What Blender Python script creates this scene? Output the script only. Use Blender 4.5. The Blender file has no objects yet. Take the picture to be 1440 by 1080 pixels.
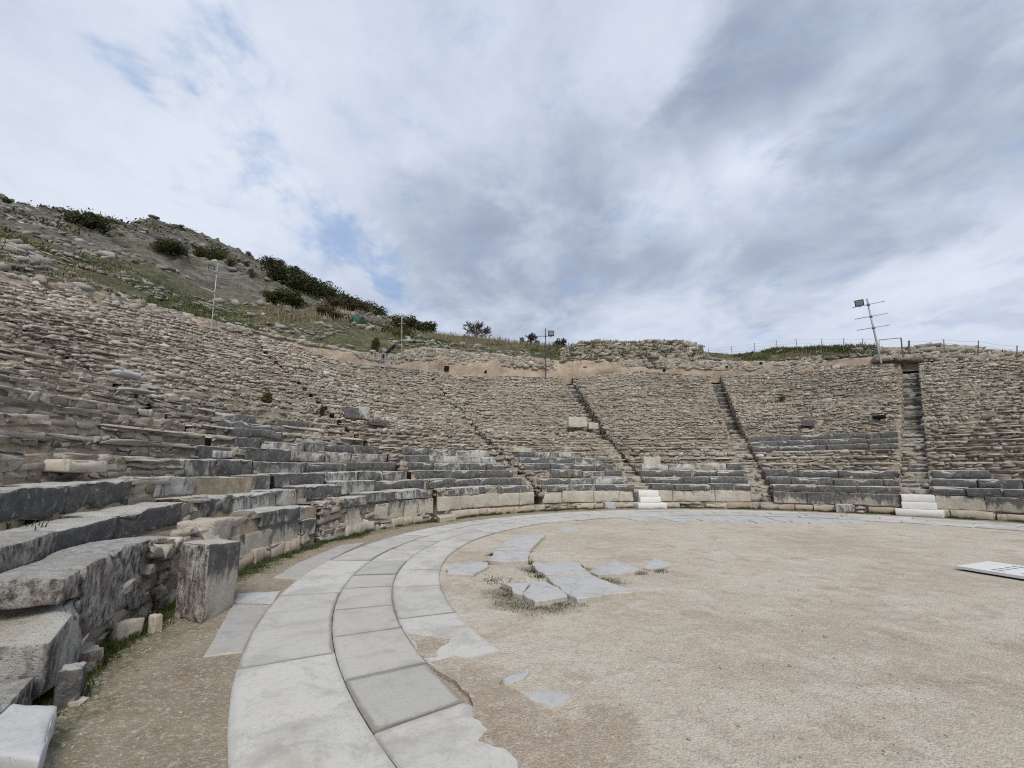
import bpy, math, random
import numpy as np
from mathutils import Vector

random.seed(7)
rng = np.random.default_rng(11)
scn = bpy.context.scene
COL = scn.collection
PI = math.pi

# ------------------------------------------------------------------ camera calibration (metres, eye 1.6 m above the orchestra)
FPX, PITCH, EYE = 613.25, 0.19315, 1.6
CX, CY = 6.561, 8.203                       # centre of the round orchestra
cp, sp = math.cos(PITCH), math.sin(PITCH)


def ray(px, py):
    a, b = (px - 720) / FPX, (540 - py) / FPX
    return np.array([a, cp - sp * b, sp + cp * b])


def on_ground(px, py, z=0.0):
    d = ray(px, py)
    t = (z - EYE) / d[2]
    return np.array([d[0] * t, d[1] * t, z])


def on_ring(px, py, r):
    d = ray(px, py)
    a = d[0] ** 2 + d[1] ** 2
    b = -2 * (d[0] * CX + d[1] * CY)
    c = CX * CX + CY * CY - r * r
    t = (-b + math.sqrt(b * b - 4 * a * c)) / (2 * a)
    w = d * t
    return np.array([w[0], w[1], w[2] + EYE])


def at_dist(px, py, dist):
    d = ray(px, py)
    t = dist / math.hypot(d[0], d[1])
    w = d * t
    return np.array([w[0], w[1], w[2] + EYE])


def theta(p):
    a = math.degrees(math.atan2(p[1] - CY, p[0] - CX))
    return a + 360 if a < -60 else a


def pol(th, r, z):
    th = np.radians(th)
    return np.stack(np.broadcast_arrays(CX + r * np.cos(th), CY + r * np.sin(th), z), -1)


# ------------------------------------------------------------------ noise
def _h(i, j, k, s):
    n = (i.astype(np.int64) * 374761393 + j.astype(np.int64) * 668265263 + k.astype(np.int64) * 2147483647 + s * 1274126177) & 0xFFFFFFFF
    n = ((n ^ (n >> 13)) * 1274126177) & 0xFFFFFFFF
    n = ((n ^ (n >> 15)) * 2246822519) & 0xFFFFFFFF
    return ((n ^ (n >> 16)) & 0xFFFFFF) / float(0xFFFFFF)


def vnoise(P, s=0):
    P = np.asarray(P, float)
    f = np.floor(P)
    u = P - f
    u = u * u * (3 - 2 * u)
    i, j, k = (f[..., n].astype(np.int64) for n in range(3))
    o = 0
    for a in (0, 1):
        for b in (0, 1):
            for c in (0, 1):
                w = (u[..., 0] if a else 1 - u[..., 0]) * (u[..., 1] if b else 1 - u[..., 1]) * (u[..., 2] if c else 1 - u[..., 2])
                o = o + w * _h(i + a, j + b, k + c, s)
    return o * 2 - 1


def fbm(P, s=0, oct=3):
    o, a = 0, 1.0
    P = np.asarray(P, float)
    for n in range(oct):
        o = o + a * vnoise(P * 2 ** n, s + n)
        a *= .5
    return o


# ------------------------------------------------------------------ objects
def setp(o, label=None, cat=None, group=None, kind=None):
    if label: o['label'] = label
    if cat: o['category'] = cat
    if group: o['group'] = group
    if kind: o['kind'] = kind
    return o


def mesh_data(name, V, F, mat, tone=None, smooth=False):
    V = np.asarray(V, np.float32).reshape(-1, 3)
    me = bpy.data.meshes.new(name)
    if isinstance(F, np.ndarray):
        n, k = F.shape
        me.vertices.add(len(V)); me.loops.add(n * k); me.polygons.add(n)
        me.vertices.foreach_set('co', V.ravel())
        me.loops.foreach_set('vertex_index', F.astype(np.int32).ravel())
        me.polygons.foreach_set('loop_start', np.arange(0, n * k, k, dtype=np.int32))
    else:
        me.from_pydata(V.tolist(), [], [list(map(int, f)) for f in F])
    me.update(calc_edges=True)
    me.validate()
    if smooth:
        me.polygons.foreach_set('use_smooth', np.ones(len(me.polygons), bool))
    if tone is not None:
        at = me.attributes.new('tone', 'FLOAT', 'POINT')
        at.data.foreach_set('value', np.broadcast_to(np.asarray(tone, np.float32), (len(V),)).copy())
    me.materials.append(mat)
    return me


def mk(name, V, F, mat, parent=None, tone=None, smooth=False, origin=None):
    """one mesh object; V in world coordinates; origin defaults to the middle of its foot"""
    V = np.asarray(V, float).reshape(-1, 3)
    if parent is not None:
        o0 = np.array(parent.location)
    elif origin is not None:
        o0 = np.array(origin, float)
    else:
        o0 = np.array([(V[:, 0].min() + V[:, 0].max()) / 2, (V[:, 1].min() + V[:, 1].max()) / 2, V[:, 2].min()])
    o = bpy.data.objects.new(name, mesh_data(name, V - o0, F, mat, tone, smooth))
    COL.objects.link(o)
    if parent is not None:
        o.parent = parent
    else:
        o.location = o0
    return o


def empty(name, loc):
    o = bpy.data.objects.new(name, None)
    COL.objects.link(o)
    o.location = loc
    o.empty_display_size = .2
    return o


# ------------------------------------------------------------------ shapes
_gridc = {}


def box_topology(nx, ny, nz):
    if (nx, ny, nz) in _gridc: return _gridc[nx, ny, nz]
    ids, uvw, F = {}, [], []
    def v(i, j, k):
        if (i, j, k) not in ids:
            ids[i, j, k] = len(uvw); uvw.append((i, j, k))
        return ids[i, j, k]
    for j in range(ny):
        for i in range(nx):
            F.append((v(i, j, 0), v(i, j + 1, 0), v(i + 1, j + 1, 0), v(i + 1, j, 0)))
            F.append((v(i, j, nz), v(i + 1, j, nz), v(i + 1, j + 1, nz), v(i, j + 1, nz)))
    for k in range(nz):
        for i in range(nx):
            F.append((v(i, 0, k), v(i + 1, 0, k), v(i + 1, 0, k + 1), v(i, 0, k + 1)))
            F.append((v(i, ny, k), v(i, ny, k + 1), v(i + 1, ny, k + 1), v(i + 1, ny, k)))
        for j in range(ny):
            F.append((v(0, j, k), v(0, j, k + 1), v(0, j + 1, k + 1), v(0, j + 1, k)))
            F.append((v(nx, j, k), v(nx, j + 1, k), v(nx, j + 1, k + 1), v(nx, j, k + 1)))
    _gridc[nx, ny, nz] = (np.array(uvw), np.array(F))
    return _gridc[nx, ny, nz]


def grid_positions(n, bevel, length):
    b = min(bevel / max(length, 1e-6), .15)
    if n < 3: return np.linspace(0, 1, n + 1)
    if n < 5: return np.concatenate([[0], np.linspace(b, 1 - b, n - 1), [1]])
    return np.concatenate([[0], [b], np.linspace(3 * b, 1 - 3 * b, n - 3), [1 - b], [1]])


_seed = [100]


def stone_box(lx, ly, lz, step=.1, bevel=.03, rough=.012, chip=.04):
    """unit-box coordinates (x, y, z in 0..1) of a weathered block lx * ly * lz with worn, chipped edges"""
    _seed[0] += 17
    s = _seed[0]
    n = [int(min(max(round(l / step) + 2, 4), 30)) for l in (lx, ly, lz)]
    ijk, F = box_topology(*n)
    bv = min(bevel, .016)
    g = [grid_positions(m, bv, l) for m, l in zip(n, (lx, ly, lz))]
    L = np.array([lx, ly, lz])
    P = np.stack([g[a][ijk[:, a]] * L[a] for a in range(3)], -1)
    ext = [(ijk[:, a] == 0) | (ijk[:, a] == n[a]) for a in range(3)]
    fd = np.stack([np.minimum(P[:, a], L[a] - P[:, a]) for a in range(3)], -1)
    q = P + np.array([s * .37, s * .11, s * .71])
    c = np.clip(fbm(q * 3.2, s, 4) + .05, 0, 1.1)
    lim = np.minimum(chip, L.min() * .22)
    out = P.copy()
    for a in range(3):
        e = np.min(fd[:, [x for x in range(3) if x != a]], axis=1)
        pull = bv * .5 * np.exp(-(e / bv) ** 2) + lim * 1.3 * c ** 1.6 * np.exp(-(e / max(lim, 1e-3)) ** 2)
        sg = np.where(ijk[:, a] == 0, 1, -1)
        out[:, a] += np.where(ext[a], sg * pull, 0)
    P = out
    for a in range(3):
        P[:, a] += rough * fbm(q * 3.4, s + 5 + a, 4) + rough * 1.2 * vnoise(q * .9, s + 50 + a)
    return P / L, F


def ring_block(th0, th1, r0, r1, z0, z1, **kw):
    """a block lying along the ring; th0 is its left end seen from the orchestra; z0, z1 may be (left, right)"""
    z0 = z0 if isinstance(z0, tuple) else (z0, z0)
    z1 = z1 if isinstance(z1, tuple) else (z1, z1)
    lx = abs(th0 - th1) * PI / 180 * r0
    U, F = stone_box(lx, r1 - r0, (z1[0] - z0[0] + z1[1] - z0[1]) / 2, **kw)
    u, v, w = U[:, 0], U[:, 1], U[:, 2]
    zz0, zz1 = z0[0] + (z0[1] - z0[0]) * u, z1[0] + (z1[1] - z1[0]) * u
    return pol(th0 + (th1 - th0) * u, r0 + (r1 - r0) * v, zz0 + (zz1 - zz0) * w), F


def quad_block(A, B, depth_vec, z0, z1, taper=0, **kw):
    """a block whose front foot runs from A to B (2-D), reaching back by depth_vec"""
    A, B, D = np.array(A[:2]), np.array(B[:2]), np.array(depth_vec[:2])
    z1 = z1 if isinstance(z1, tuple) else (z1, z1)
    U, F = stone_box(np.linalg.norm(B - A), np.linalg.norm(D), sum(z1) / 2 - z0, **kw)
    u, v, w = U[:, 0], U[:, 1], U[:, 2]
    xy = A + np.outer(u, B - A) + np.outer(v, D)
    zt = z1[0] + (z1[1] - z1[0]) * u
    z = z0 + (zt - z0) * w
    xy = xy + np.outer(w * taper, D)
    return np.c_[xy, z], F


def slab(poly, z0, z1, jag=.015, step=.12, dome=.004, flat=False):
    """flat slab with an irregular outline given as ground points"""
    P = np.array([p[:2] for p in poly], float)
    out = []
    _seed[0] += 13
    for a, b in zip(P, np.roll(P, -1, 0)):
        n = max(1, int(np.linalg.norm(b - a) / step))
        for k in range(n):
            out.append(a + (b - a) * k / n)
    out = np.array(out)
    ar = np.sum(out[:, 0] * np.roll(out[:, 1], -1) - np.roll(out[:, 0], -1) * out[:, 1])
    if ar < 0: out = out[::-1]
    n = len(out)
    nz = np.c_[out * 5, np.zeros(n)]
    out = out + jag * np.c_[fbm(nz, _seed[0]), fbm(nz, _seed[0] + 9)]
    if flat:
        V = np.concatenate([np.c_[out, np.full(n, z0)], np.c_[out, np.full(n, z1)]])
        F = [(i, (i + 1) % n, n + (i + 1) % n, n + i) for i in range(n)] + [tuple(range(n, 2 * n))]
        return V, F
    c = out.mean(0)
    rings = [(1.0, z0), (1.0, z1 - .012), (1 - .012 / max(.2, np.abs(out - c).max()), z1), (.55, z1 + dome)]
    V = [np.c_[c + (out - c) * f, np.full(n, z)] for f, z in rings] + [np.array([[c[0], c[1], z1 + dome]])]
    V = np.concatenate(V)
    F = []
    for k in range(len(rings) - 1):
        for i in range(n):
            j = (i + 1) % n
            F.append((k * n + i, k * n + j, (k + 1) * n + j, (k + 1) * n + i))
    k = len(rings) - 1
    for i in range(n):
        F.append((k * n + i, k * n + (i + 1) % n, len(V) - 1))
    return V, F


def rim_tone(V, base, rim=.75):
    n = (len(V) - 1) // 4
    return np.concatenate([np.full(n, rim), np.full(n, rim), np.full(n, rim * .9), np.full(n, base), [base * .8]])


def tube(path, rad, sides=6, cap=True):
    path = np.array(path, float)
    rad = np.broadcast_to(np.asarray(rad, float), (len(path),))
    V, F = [], []
    for i, p in enumerate(path):
        d = path[min(i + 1, len(path) - 1)] - path[max(i - 1, 0)]
        d = d / (np.linalg.norm(d) + 1e-9)
        a = np.cross(d, [0, 0, 1.0])
        if np.linalg.norm(a) < 1e-3: a = np.array([1.0, 0, 0])
        a /= np.linalg.norm(a)
        b = np.cross(d, a)
        for s in range(sides):
            t = 2 * PI * s / sides
            V.append(p + rad[i] * (a * math.cos(t) + b * math.sin(t)))
    for i in range(len(path) - 1):
        for s in range(sides):
            t = (s + 1) % sides
            F.append((i * sides + s, i * sides + t, (i + 1) * sides + t, (i + 1) * sides + s))
    if cap:
        F.append(tuple(range(sides))[::-1])
        F.append(tuple((len(path) - 1) * sides + s for s in range(sides)))
    return np.array(V), F


def join(parts):
    V, F, n = [], [], 0
    for v, f in parts:
        V.append(np.asarray(v)); F += [tuple(int(i) + n for i in q) for q in f]; n += len(v)
    return np.concatenate(V), F


def plain_box(c, hx, hy, hz, ax=(1, 0, 0), ay=(0, 1, 0), az=(0, 0, 1)):
    ax, ay, az = (np.array(a, float) for a in (ax, ay, az))
    V = [np.array(c) + sx * hx * ax + sy * hy * ay + sz * hz * az for sz in (-1, 1) for sy in (-1, 1) for sx in (-1, 1)]
    return np.array(V), [(0, 2, 3, 1), (4, 5, 7, 6), (0, 1, 5, 4), (2, 6, 7, 3), (0, 4, 6, 2), (1, 3, 7, 5)]


# ---- rubble: many small irregular stones in one mesh
def make_variants(n, m, seed):
    r = np.random.default_rng(seed)
    ijk, F = box_topology(m, m, m)
    out = []
    for q in range(n):
        gp = np.array([0, .05, .34, .66, .95, 1]) if m == 5 else np.linspace(0, 1, m + 1)
        p = gp[ijk] * 2.0 - 1
        e = r.uniform(6, 16) if m == 5 else r.uniform(3.5, 9)
        p = p / (np.sum(np.abs(p) ** e, 1) ** (1 / e))[:, None]
        off = r.uniform(0, 99, 3)
        for a in range(3):
            p[:, a] += .26 * fbm(p * 1.1 + off, q * 7 + a, 2)
        p += r.normal(0, .035, p.shape)
        sh = r.normal(0, .16, 3)
        p[:, 0] += sh[0] * p[:, 2]; p[:, 2] += sh[1] * p[:, 0]; p[:, 1] += sh[2] * p[:, 2]
        p[:, 0] *= 1 + r.normal(0, .13) * p[:, 2]
        out.append(p / 2)
    return np.array(out), F


VAR, VARF = make_variants(28, 2, 3)
def angular(n, seed):
    r = np.random.default_rng(seed)
    ijk, F = box_topology(2, 2, 2)
    out = []
    for q in range(n):
        p = ijk - 1.0
        m = np.abs(p).sum(1)
        p = p * np.where(m == 3, r.uniform(.62, 1, len(p)), np.where(m == 2, r.uniform(.8, 1.1, len(p)), r.uniform(.9, 1.25, len(p))))[:, None]
        p = p + r.normal(0, .07, p.shape)
        p[:, 0] += r.normal(0, .35) * p[:, 2]; p[:, 2] += r.normal(0, .22) * p[:, 0]
        out.append(p / 2)
    return np.array(out), F


VARA, VARAF = angular(30, 9)
VARN, VARNF = make_variants(28, 5, 4)


class Heap:
    def __init__(self, fine=0):
        self.a = []
        self.fine = fine
    def add(self, P, T, N, w, h, d, tone, tilt=.08):
        n = len(P)
        if n == 0: return
        P = np.asarray(P, float)
        T = np.broadcast_to(T, (n, 3)); N = np.broadcast_to(N, (n, 3))
        w, h, d, tone = (np.broadcast_to(np.asarray(x, float), (n,)) for x in (w, h, d, tone))
        Z = np.cross(T, -N)
        Z = Z / np.linalg.norm(Z, axis=1)[:, None]
        a = rng.normal(0, tilt, (n, 3))
        T2 = T + a[:, :1] * Z + a[:, 1:2] * N
        T2 = T2 / np.linalg.norm(T2, axis=1)[:, None]
        Z2 = Z - np.sum(Z * T2, 1)[:, None] * T2 + a[:, 2:] * N
        Z2 = Z2 / np.linalg.norm(Z2, axis=1)[:, None]
        Y2 = np.cross(Z2, T2)
        self.a.append((P.copy(), T2, Y2, Z2, w.copy(), h.copy(), d.copy(), tone.copy()))
    def build(self, name, mat, parent=None, smooth=False):
        P, T, Y, Z, w, h, d, tone = (np.concatenate([x[i] for x in self.a]) for i in range(8))
        VV, FF = (VARA, VARAF) if self.fine == 2 else (VARN, VARNF) if self.fine else (VAR, VARF)
        v = VV[rng.integers(0, len(VV), len(P))]
        X = v * np.stack([w, d, h], -1)[:, None, :]
        W = P[:, None] + X[..., :1] * T[:, None] + X[..., 1:2] * Y[:, None] + X[..., 2:] * Z[:, None]
        m = v.shape[1]
        F = (FF[None] + (np.arange(len(P)) * m)[:, None, None]).reshape(-1, 4)
        return mk(name, W.reshape(-1, 3), F, mat, parent, np.repeat(tone, m), smooth)


# ------------------------------------------------------------------ materials
class NT:
    def __init__(self, name):
        self.m = bpy.data.materials.new(name)
        self.m.use_nodes = True
        self.t = self.m.node_tree
        self.t.nodes.clear()
        self.out = self.t.nodes.new('ShaderNodeOutputMaterial')
        self.b = self.t.nodes.new('ShaderNodeBsdfPrincipled')
        self.t.links.new(self.b.outputs[0], self.out.inputs[0])
        self.b.inputs['Specular IOR Level'].default_value = .25
    def set(self, sock, v):
        if hasattr(v, 'is_output') or isinstance(v, bpy.types.NodeSocket): self.t.links.new(v, sock)
        elif isinstance(v, (tuple, list)) and sock.type == 'RGBA' and len(v) == 3: sock.default_value = (*v, 1)
        else: sock.default_value = v
    def n(self, typ, ins=None, **kw):
        q = self.t.nodes.new(typ)
        for k, v in kw.items(): setattr(q, k, v)
        for k, v in (ins or {}).items(): self.set(q.inputs[k], v)
        return q
    def pos(self): return self.n('ShaderNodeNewGeometry').outputs['Position']
    def normal_z(self):
        return self.n('ShaderNodeSeparateXYZ', {0: self.n('ShaderNodeNewGeometry').outputs['Normal']}).outputs[2]
    def attr(self, name='tone'): return self.n('ShaderNodeAttribute', attribute_name=name).outputs['Fac']
    def scale(self, v, s): return self.n('ShaderNodeVectorMath', {0: v, 1: s}, operation='MULTIPLY').outputs[0]
    def noise(self, v, sc, det=4, rough=.55, dist=0): return self.n('ShaderNodeTexNoise', {'Vector': v, 'Scale': sc, 'Detail': det, 'Roughness': rough, 'Distortion': dist}).outputs[0]
    def vor(self, v, sc, feat='F1', out='Distance', rnd=1): return self.n('ShaderNodeTexVoronoi', {'Vector': v, 'Scale': sc, 'Randomness': rnd}, feature=feat).outputs[out]
    def math(self, op, a, b=0.0, c=None, clamp=False):
        q = self.n('ShaderNodeMath', {0: a, 1: b}, operation=op, use_clamp=clamp)
        if c is not None: self.set(q.inputs[2], c)
        return q.outputs[0]
    def ss(self, v, a, b, lo=0.0, hi=1.0): return self.n('ShaderNodeMapRange', {'Value': v, 'From Min': a, 'From Max': b, 'To Min': lo, 'To Max': hi}, interpolation_type='SMOOTHSTEP').outputs[0]
    def mix(self, f, a, b, mode='MIX'):
        q = self.n('ShaderNodeMix', data_type='RGBA', blend_type=mode)
        self.set(q.inputs[0], f); self.set(q.inputs[6], a); self.set(q.inputs[7], b)
        return q.outputs[2]
    def ramp(self, f, stops):
        q = self.n('ShaderNodeValToRGB', {0: f})
        e = q.color_ramp.elements
        while len(e) < len(stops): e.new(.5)
        for x, (p, c) in zip(e, stops): x.position = p; x.color = (*c, 1)
        return q.outputs[0]
    def done(self, col, rough=.85, bump=None, strength=.5, dist=.02):
        self.set(self.b.inputs['Base Color'], col); self.set(self.b.inputs['Roughness'], rough)
        if bump is not None:
            q = self.n('ShaderNodeBump', {'Height': bump, 'Strength': strength, 'Distance': dist})
            self.t.links.new(q.outputs[0], self.b.inputs['Normal'])
        return self.m


def mat_rubble(name='rubble stone', near=False):
    k = NT(name); p = k.pos(); t = k.attr()
    c = k.ramp(t, [(0, (.09, .085, .08)), (.3, (.16, .152, .14)), (.55, (.25, .238, .218)), (.8, (.34, .325, .30)), (1, (.46, .445, .42))]) if near else k.ramp(t, [(0, (.13, .108, .085)), (.3, (.24, .212, .174)), (.55, (.342, .308, .26)), (.8, (.43, .395, .34)), (1, (.57, .53, .465))])
    n1 = k.noise(p, 9, 5, .65)
    c = k.mix(k.ss(n1, .42, .75, 0, .55), c, (.42, .39, .34))
    n2 = k.noise(p, 23, 4, .7)
    c = k.mix(k.ss(n2, .52, .72, 0, .6), c, (.10, .088, .072))
    n3 = k.noise(p, .55, 3, .6)
    c = k.mix(k.ss(n3, .52, .74, 0, .4), c, (.36, .25, .17))
    n4 = k.noise(p, 1.3, 4, .6)
    c = k.mix(k.ss(n4, .56, .74, 0, .45), c, (.13, .125, .115))
    n5 = k.noise(p, 3.1, 4, .65)
    moss = k.math('MULTIPLY', k.ss(n5, .56, .68), k.ss(k.normal_z(), .2, .8))
    c = k.mix(k.math('MULTIPLY', moss, .45), c, (.10, .105, .045))
    return k.done(c, .92, k.noise(p, 26, 6, .7), .55, .03)


def mat_earth():
    k = NT('earth and mortar between stones'); p = k.pos()
    c = k.ramp(k.noise(p, 5, 6, .7), [(.25, (.15, .122, .093)), (.5, (.25, .21, .163)), (.75, (.36, .31, .25))])
    g = k.math('MULTIPLY', k.ss(k.noise(p, 1.7, 5, .65), .5, .62), k.ss(k.normal_z(), .5, .9))
    c = k.mix(k.math('MULTIPLY', g, .75), c, (.085, .10, .035))
    return k.done(c, .95, k.noise(p, 18, 6, .75), .8, .05)


def mat_marble(name, crust_bias=0.0, base=((.36, .35, .325), (.50, .49, .455), (.58, .57, .535))):
    """pale weathered marble; a dark crust of its own shape covers parts of the upright faces ('tone' says how much)"""
    k = NT(name); p = k.pos(); t = k.attr()
    c = k.ramp(k.noise(p, 3.2, 6, .65), [(.3, base[0]), (.52, base[1]), (.75, base[2])])
    c = k.mix(k.ss(k.noise(p, 1.1, 3, .5), .5, .7, 0, .5), c, (.40, .34, .26))
    streak = k.noise(k.scale(p, (2.6, 2.6, 1.3)), 1.6, 8, .68, .5)
    fine = k.noise(k.scale(p, (9, 9, 1.6)), 2.2, 4, .6)
    v = k.math('ADD', k.math('MULTIPLY', streak, .75), k.math('MULTIPLY', fine, .25))
    v = k.math('ADD', v, k.math('MULTIPLY_ADD', t, .52, -.19 + crust_bias))
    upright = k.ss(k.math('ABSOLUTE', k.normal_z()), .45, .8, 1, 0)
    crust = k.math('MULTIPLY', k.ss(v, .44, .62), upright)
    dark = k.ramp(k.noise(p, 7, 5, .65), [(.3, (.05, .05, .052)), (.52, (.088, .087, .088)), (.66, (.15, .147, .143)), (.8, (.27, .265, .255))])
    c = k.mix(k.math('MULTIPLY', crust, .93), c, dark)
    lich = k.ss(k.noise(p, 11, 6, .72), .57, .68, 0, .55)
    c = k.mix(lich, c, (.52, .51, .48))
    dirt = k.math('MULTIPLY', k.ss(k.noise(p, 6, 6, .72), .5, .66), k.ss(k.normal_z(), .4, .8))
    c = k.mix(k.math('MULTIPLY', dirt, .35), c, (.24, .225, .195))
    c = k.mix(k.ss(k.noise(p, 60, 4, .75), .56, .72, 0, .5), c, (.13, .125, .115))
    pits = k.ss(k.vor(p, 38), .0, .35)
    h = k.math('ADD', k.noise(p, 12, 9, .75), k.math('MULTIPLY', pits, .25))
    return k.done(c, .85, h, 1.0, .045)


def mat_pitted():
    k = NT('pitted weathered marble'); p = k.pos()
    pit = k.noise(k.scale(p, (1, 1, .6)), 15, 6, .7)
    c = k.ramp(pit, [(.38, (.06, .056, .052)), (.46, (.19, .175, .16)), (.53, (.36, .34, .31)), (.64, (.52, .505, .475))])
    c = k.mix(k.ss(k.noise(p, 1.8, 4, .6), .45, .65, 0, .55), c, (.22, .165, .14))
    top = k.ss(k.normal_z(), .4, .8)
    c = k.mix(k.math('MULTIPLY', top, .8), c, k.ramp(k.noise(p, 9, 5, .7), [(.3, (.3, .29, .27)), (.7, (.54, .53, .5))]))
    return k.done(c, .9, pit, 1.0, .07)


def mat_pale(name, a=(.40, .35, .28), b=(.52, .48, .40), stain=.4, tint=(.30, .20, .14)):
    k = NT(name); p = k.pos(); t = k.attr()
    c = k.ramp(k.noise(p, 2.6, 6, .65), [(.3, a), (.7, b)])
    c = k.mix(k.math('MULTIPLY', t, .6), c, tint)
    s = k.noise(k.scale(p, (4, 4, 1)), 1.8, 5, .6)
    c = k.mix(k.ss(s, .55, .7, 0, stain), c, (.07, .068, .066))
    c = k.mix(k.ss(k.noise(p, 17, 4, .7), .56, .7, 0, .5), c, (.16, .14, .115))
    return k.done(c, .85, k.noise(p, 20, 6, .7), .45, .02)


def mat_paving(name, a, b, warm=.25):
    k = NT(name); p = k.pos(); t = k.attr()
    c = k.mix(k.noise(p, .9, 5, .6), a, b)
    c = k.mix(k.math('MULTIPLY', k.math('MINIMUM', t, 1.0), .38), c, (.30, .30, .29))
    dirt = k.math('ADD', t, k.math('MULTIPLY_ADD', k.noise(p, 4, 7, .78), 2.2, -1.1))
    c = k.mix(k.ss(dirt, 1.05, 1.8, 0, .8), c, (.20, .175, .135))
    c = k.mix(k.ss(k.noise(p, 2.1, 6, .7, .6), .47, .66, 0, .55), c, (.29, .285, .27))
    c = k.mix(k.ss(k.noise(p, 1.3, 5, .65, .4), .53, .66, 0, warm), c, (.30, .24, .175))
    c = k.mix(k.ss(k.noise(p, 55, 3, .7), .5, .75, 0, .35), c, (.24, .235, .22))
    c = k.mix(k.ss(k.noise(p, 8, 6, .75), .58, .7, 0, .35), c, (.60, .60, .58))
    c = k.mix(k.ss(k.noise(p, 19, 7, .8), .55, .66, 0, .55), c, (.30, .29, .265))
    c = k.mix(k.ss(k.noise(k.scale(p, (1.4, .7, 1)), 4.0, 8, .75, .8), .54, .66, 0, .5), c, (.35, .325, .28))
    c = k.mix(k.ss(k.noise(p, 37, 5, .8), .6, .68, 0, .6), c, (.16, .15, .13))
    return k.done(c, .7, k.noise(p, 40, 5, .75), .22, .01)


def mat_ground():
    k = NT('sandy gravel'); p = k.pos()
    d = k.n('ShaderNodeVectorMath', {0: p, 1: (CX, CY, 0)}, operation='DISTANCE').outputs['Value']
    big = k.noise(p, .35, 5, .6)
    c = k.ramp(big, [(.32, (.40, .345, .27)), (.5, (.50, .445, .362)), (.68, (.57, .52, .44))])
    c = k.mix(k.ss(k.noise(p, 1.5, 5, .65, .5), .52, .68, 0, .75), c, (.33, .255, .185))
    c = k.mix(k.ss(k.noise(p, 2.3, 6, .65), .5, .66, 0, .6), c, (.58, .55, .485))
    c = k.mix(k.ss(k.noise(p, .8, 7, .7), .52, .64, 0, .5), c, (.37, .31, .24))
    c = k.mix(k.ss(k.noise(k.scale(p, (1, 1.6, 1)), .55, 5, .6), .56, .68, 0, .55), c, (.60, .575, .52))
    # worn brown soil between the paved ring and the wall
    outer = k.ss(d, 9.5, 9.9)
    soil = k.ramp(k.noise(p, 2.1, 6, .7), [(.3, (.145, .105, .066)), (.5, (.21, .16, .105)), (.7, (.30, .245, .17))])
    c = k.mix(k.math('MULTIPLY', outer, .85), c, soil)
    nd = k.math('ADD', d, k.math('MULTIPLY_ADD', k.noise(p, 1.9, 5, .65), 1.1, -.55))
    moss = k.math('MULTIPLY', k.ss(nd, 10.35, 10.75), k.ss(k.noise(p, 6, 5, .7), .32, .52))
    c = k.mix(k.math('MULTIPLY', moss, .8), c, (.075, .085, .03))
    for u_, v_, ra in ((500, 520, .62), (420, 480, .5), (540, 360, .35), (640, 540, .45), (900, 425, .35)):
        q_ = on_ground(600 + u_ * .27778, 700 + v_ * .27778)
        dd_ = k.n('ShaderNodeVectorMath', {0: p, 1: tuple(q_)}, operation='DISTANCE').outputs['Value']
        dd_ = k.math('ADD', dd_, k.math('MULTIPLY_ADD', k.noise(p, 3.5, 6, .75), .9, -.45))
        c = k.mix(k.math('MULTIPLY', k.ss(dd_, ra, ra * .35), .75), c, k.ramp(k.noise(p, 9, 5, .7), [(.35, (.055, .06, .025)), (.6, (.13, .115, .065))]))
    for (x_, y_, ra) in ((655, 965, .45), (720, 1010, .5), (600, 912, .25), (790, 1075, .55), (690, 1040, .3), (860, 1010, .3)):
        q_ = on_ground(x_, y_)
        dd_ = k.n('ShaderNodeVectorMath', {0: p, 1: tuple(q_)}, operation='DISTANCE').outputs['Value']
        dd_ = k.math('ADD', dd_, k.math('MULTIPLY_ADD', k.noise(p, 2.5, 6, .7), .8, -.4))
        c = k.mix(k.math('MULTIPLY', k.ss(dd_, ra, ra * .4), .8), c, k.ramp(k.noise(p, 6, 6, .7), [(.35, (.30, .23, .165)), (.65, (.40, .325, .245))]))
    g1 = k.noise(p, 60, 6, .85)
    g2 = k.vor(p, 150, 'F1', 'Color')
    gr = k.n('ShaderNodeSeparateColor', {0: g2}).outputs[0]
    c = k.mix(k.ss(g1, .5, .66, 0, .6), c, (.22, .175, .125))
    c = k.mix(k.ss(k.noise(p, 4.5, 8, .8), .5, .62, 0, .5), c, (.32, .275, .22))
    c = k.mix(k.ss(k.noise(p, 11, 8, .85), .5, .6, 0, .5), c, (.32, .275, .22))
    c = k.mix(k.ss(k.noise(p, 19, 8, .85), .51, .6, 0, .5), c, (.62, .585, .52))
    c = k.mix(k.ss(k.noise(p, 33, 6, .85), .56, .62, 0, .55), c, (.19, .16, .13))
    c = k.mix(k.math('MULTIPLY', k.ss(gr, .8, .98, 0, .35), k.math('SUBTRACT', 1.0, k.math('MULTIPLY', outer, .7))), c, (.62, .58, .51))
    c = k.mix(k.ss(gr, .2, .02, 0, .4), c, (.17, .14, .11))
    h = k.math('ADD', k.noise(p, 30, 6, .8), k.math('MULTIPLY', k.vor(p, 60), -.6))
    h = k.math('ADD', h, k.noise(p, 5, 3, .6))
    return k.done(c, .95, h, .6, .03)


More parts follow.
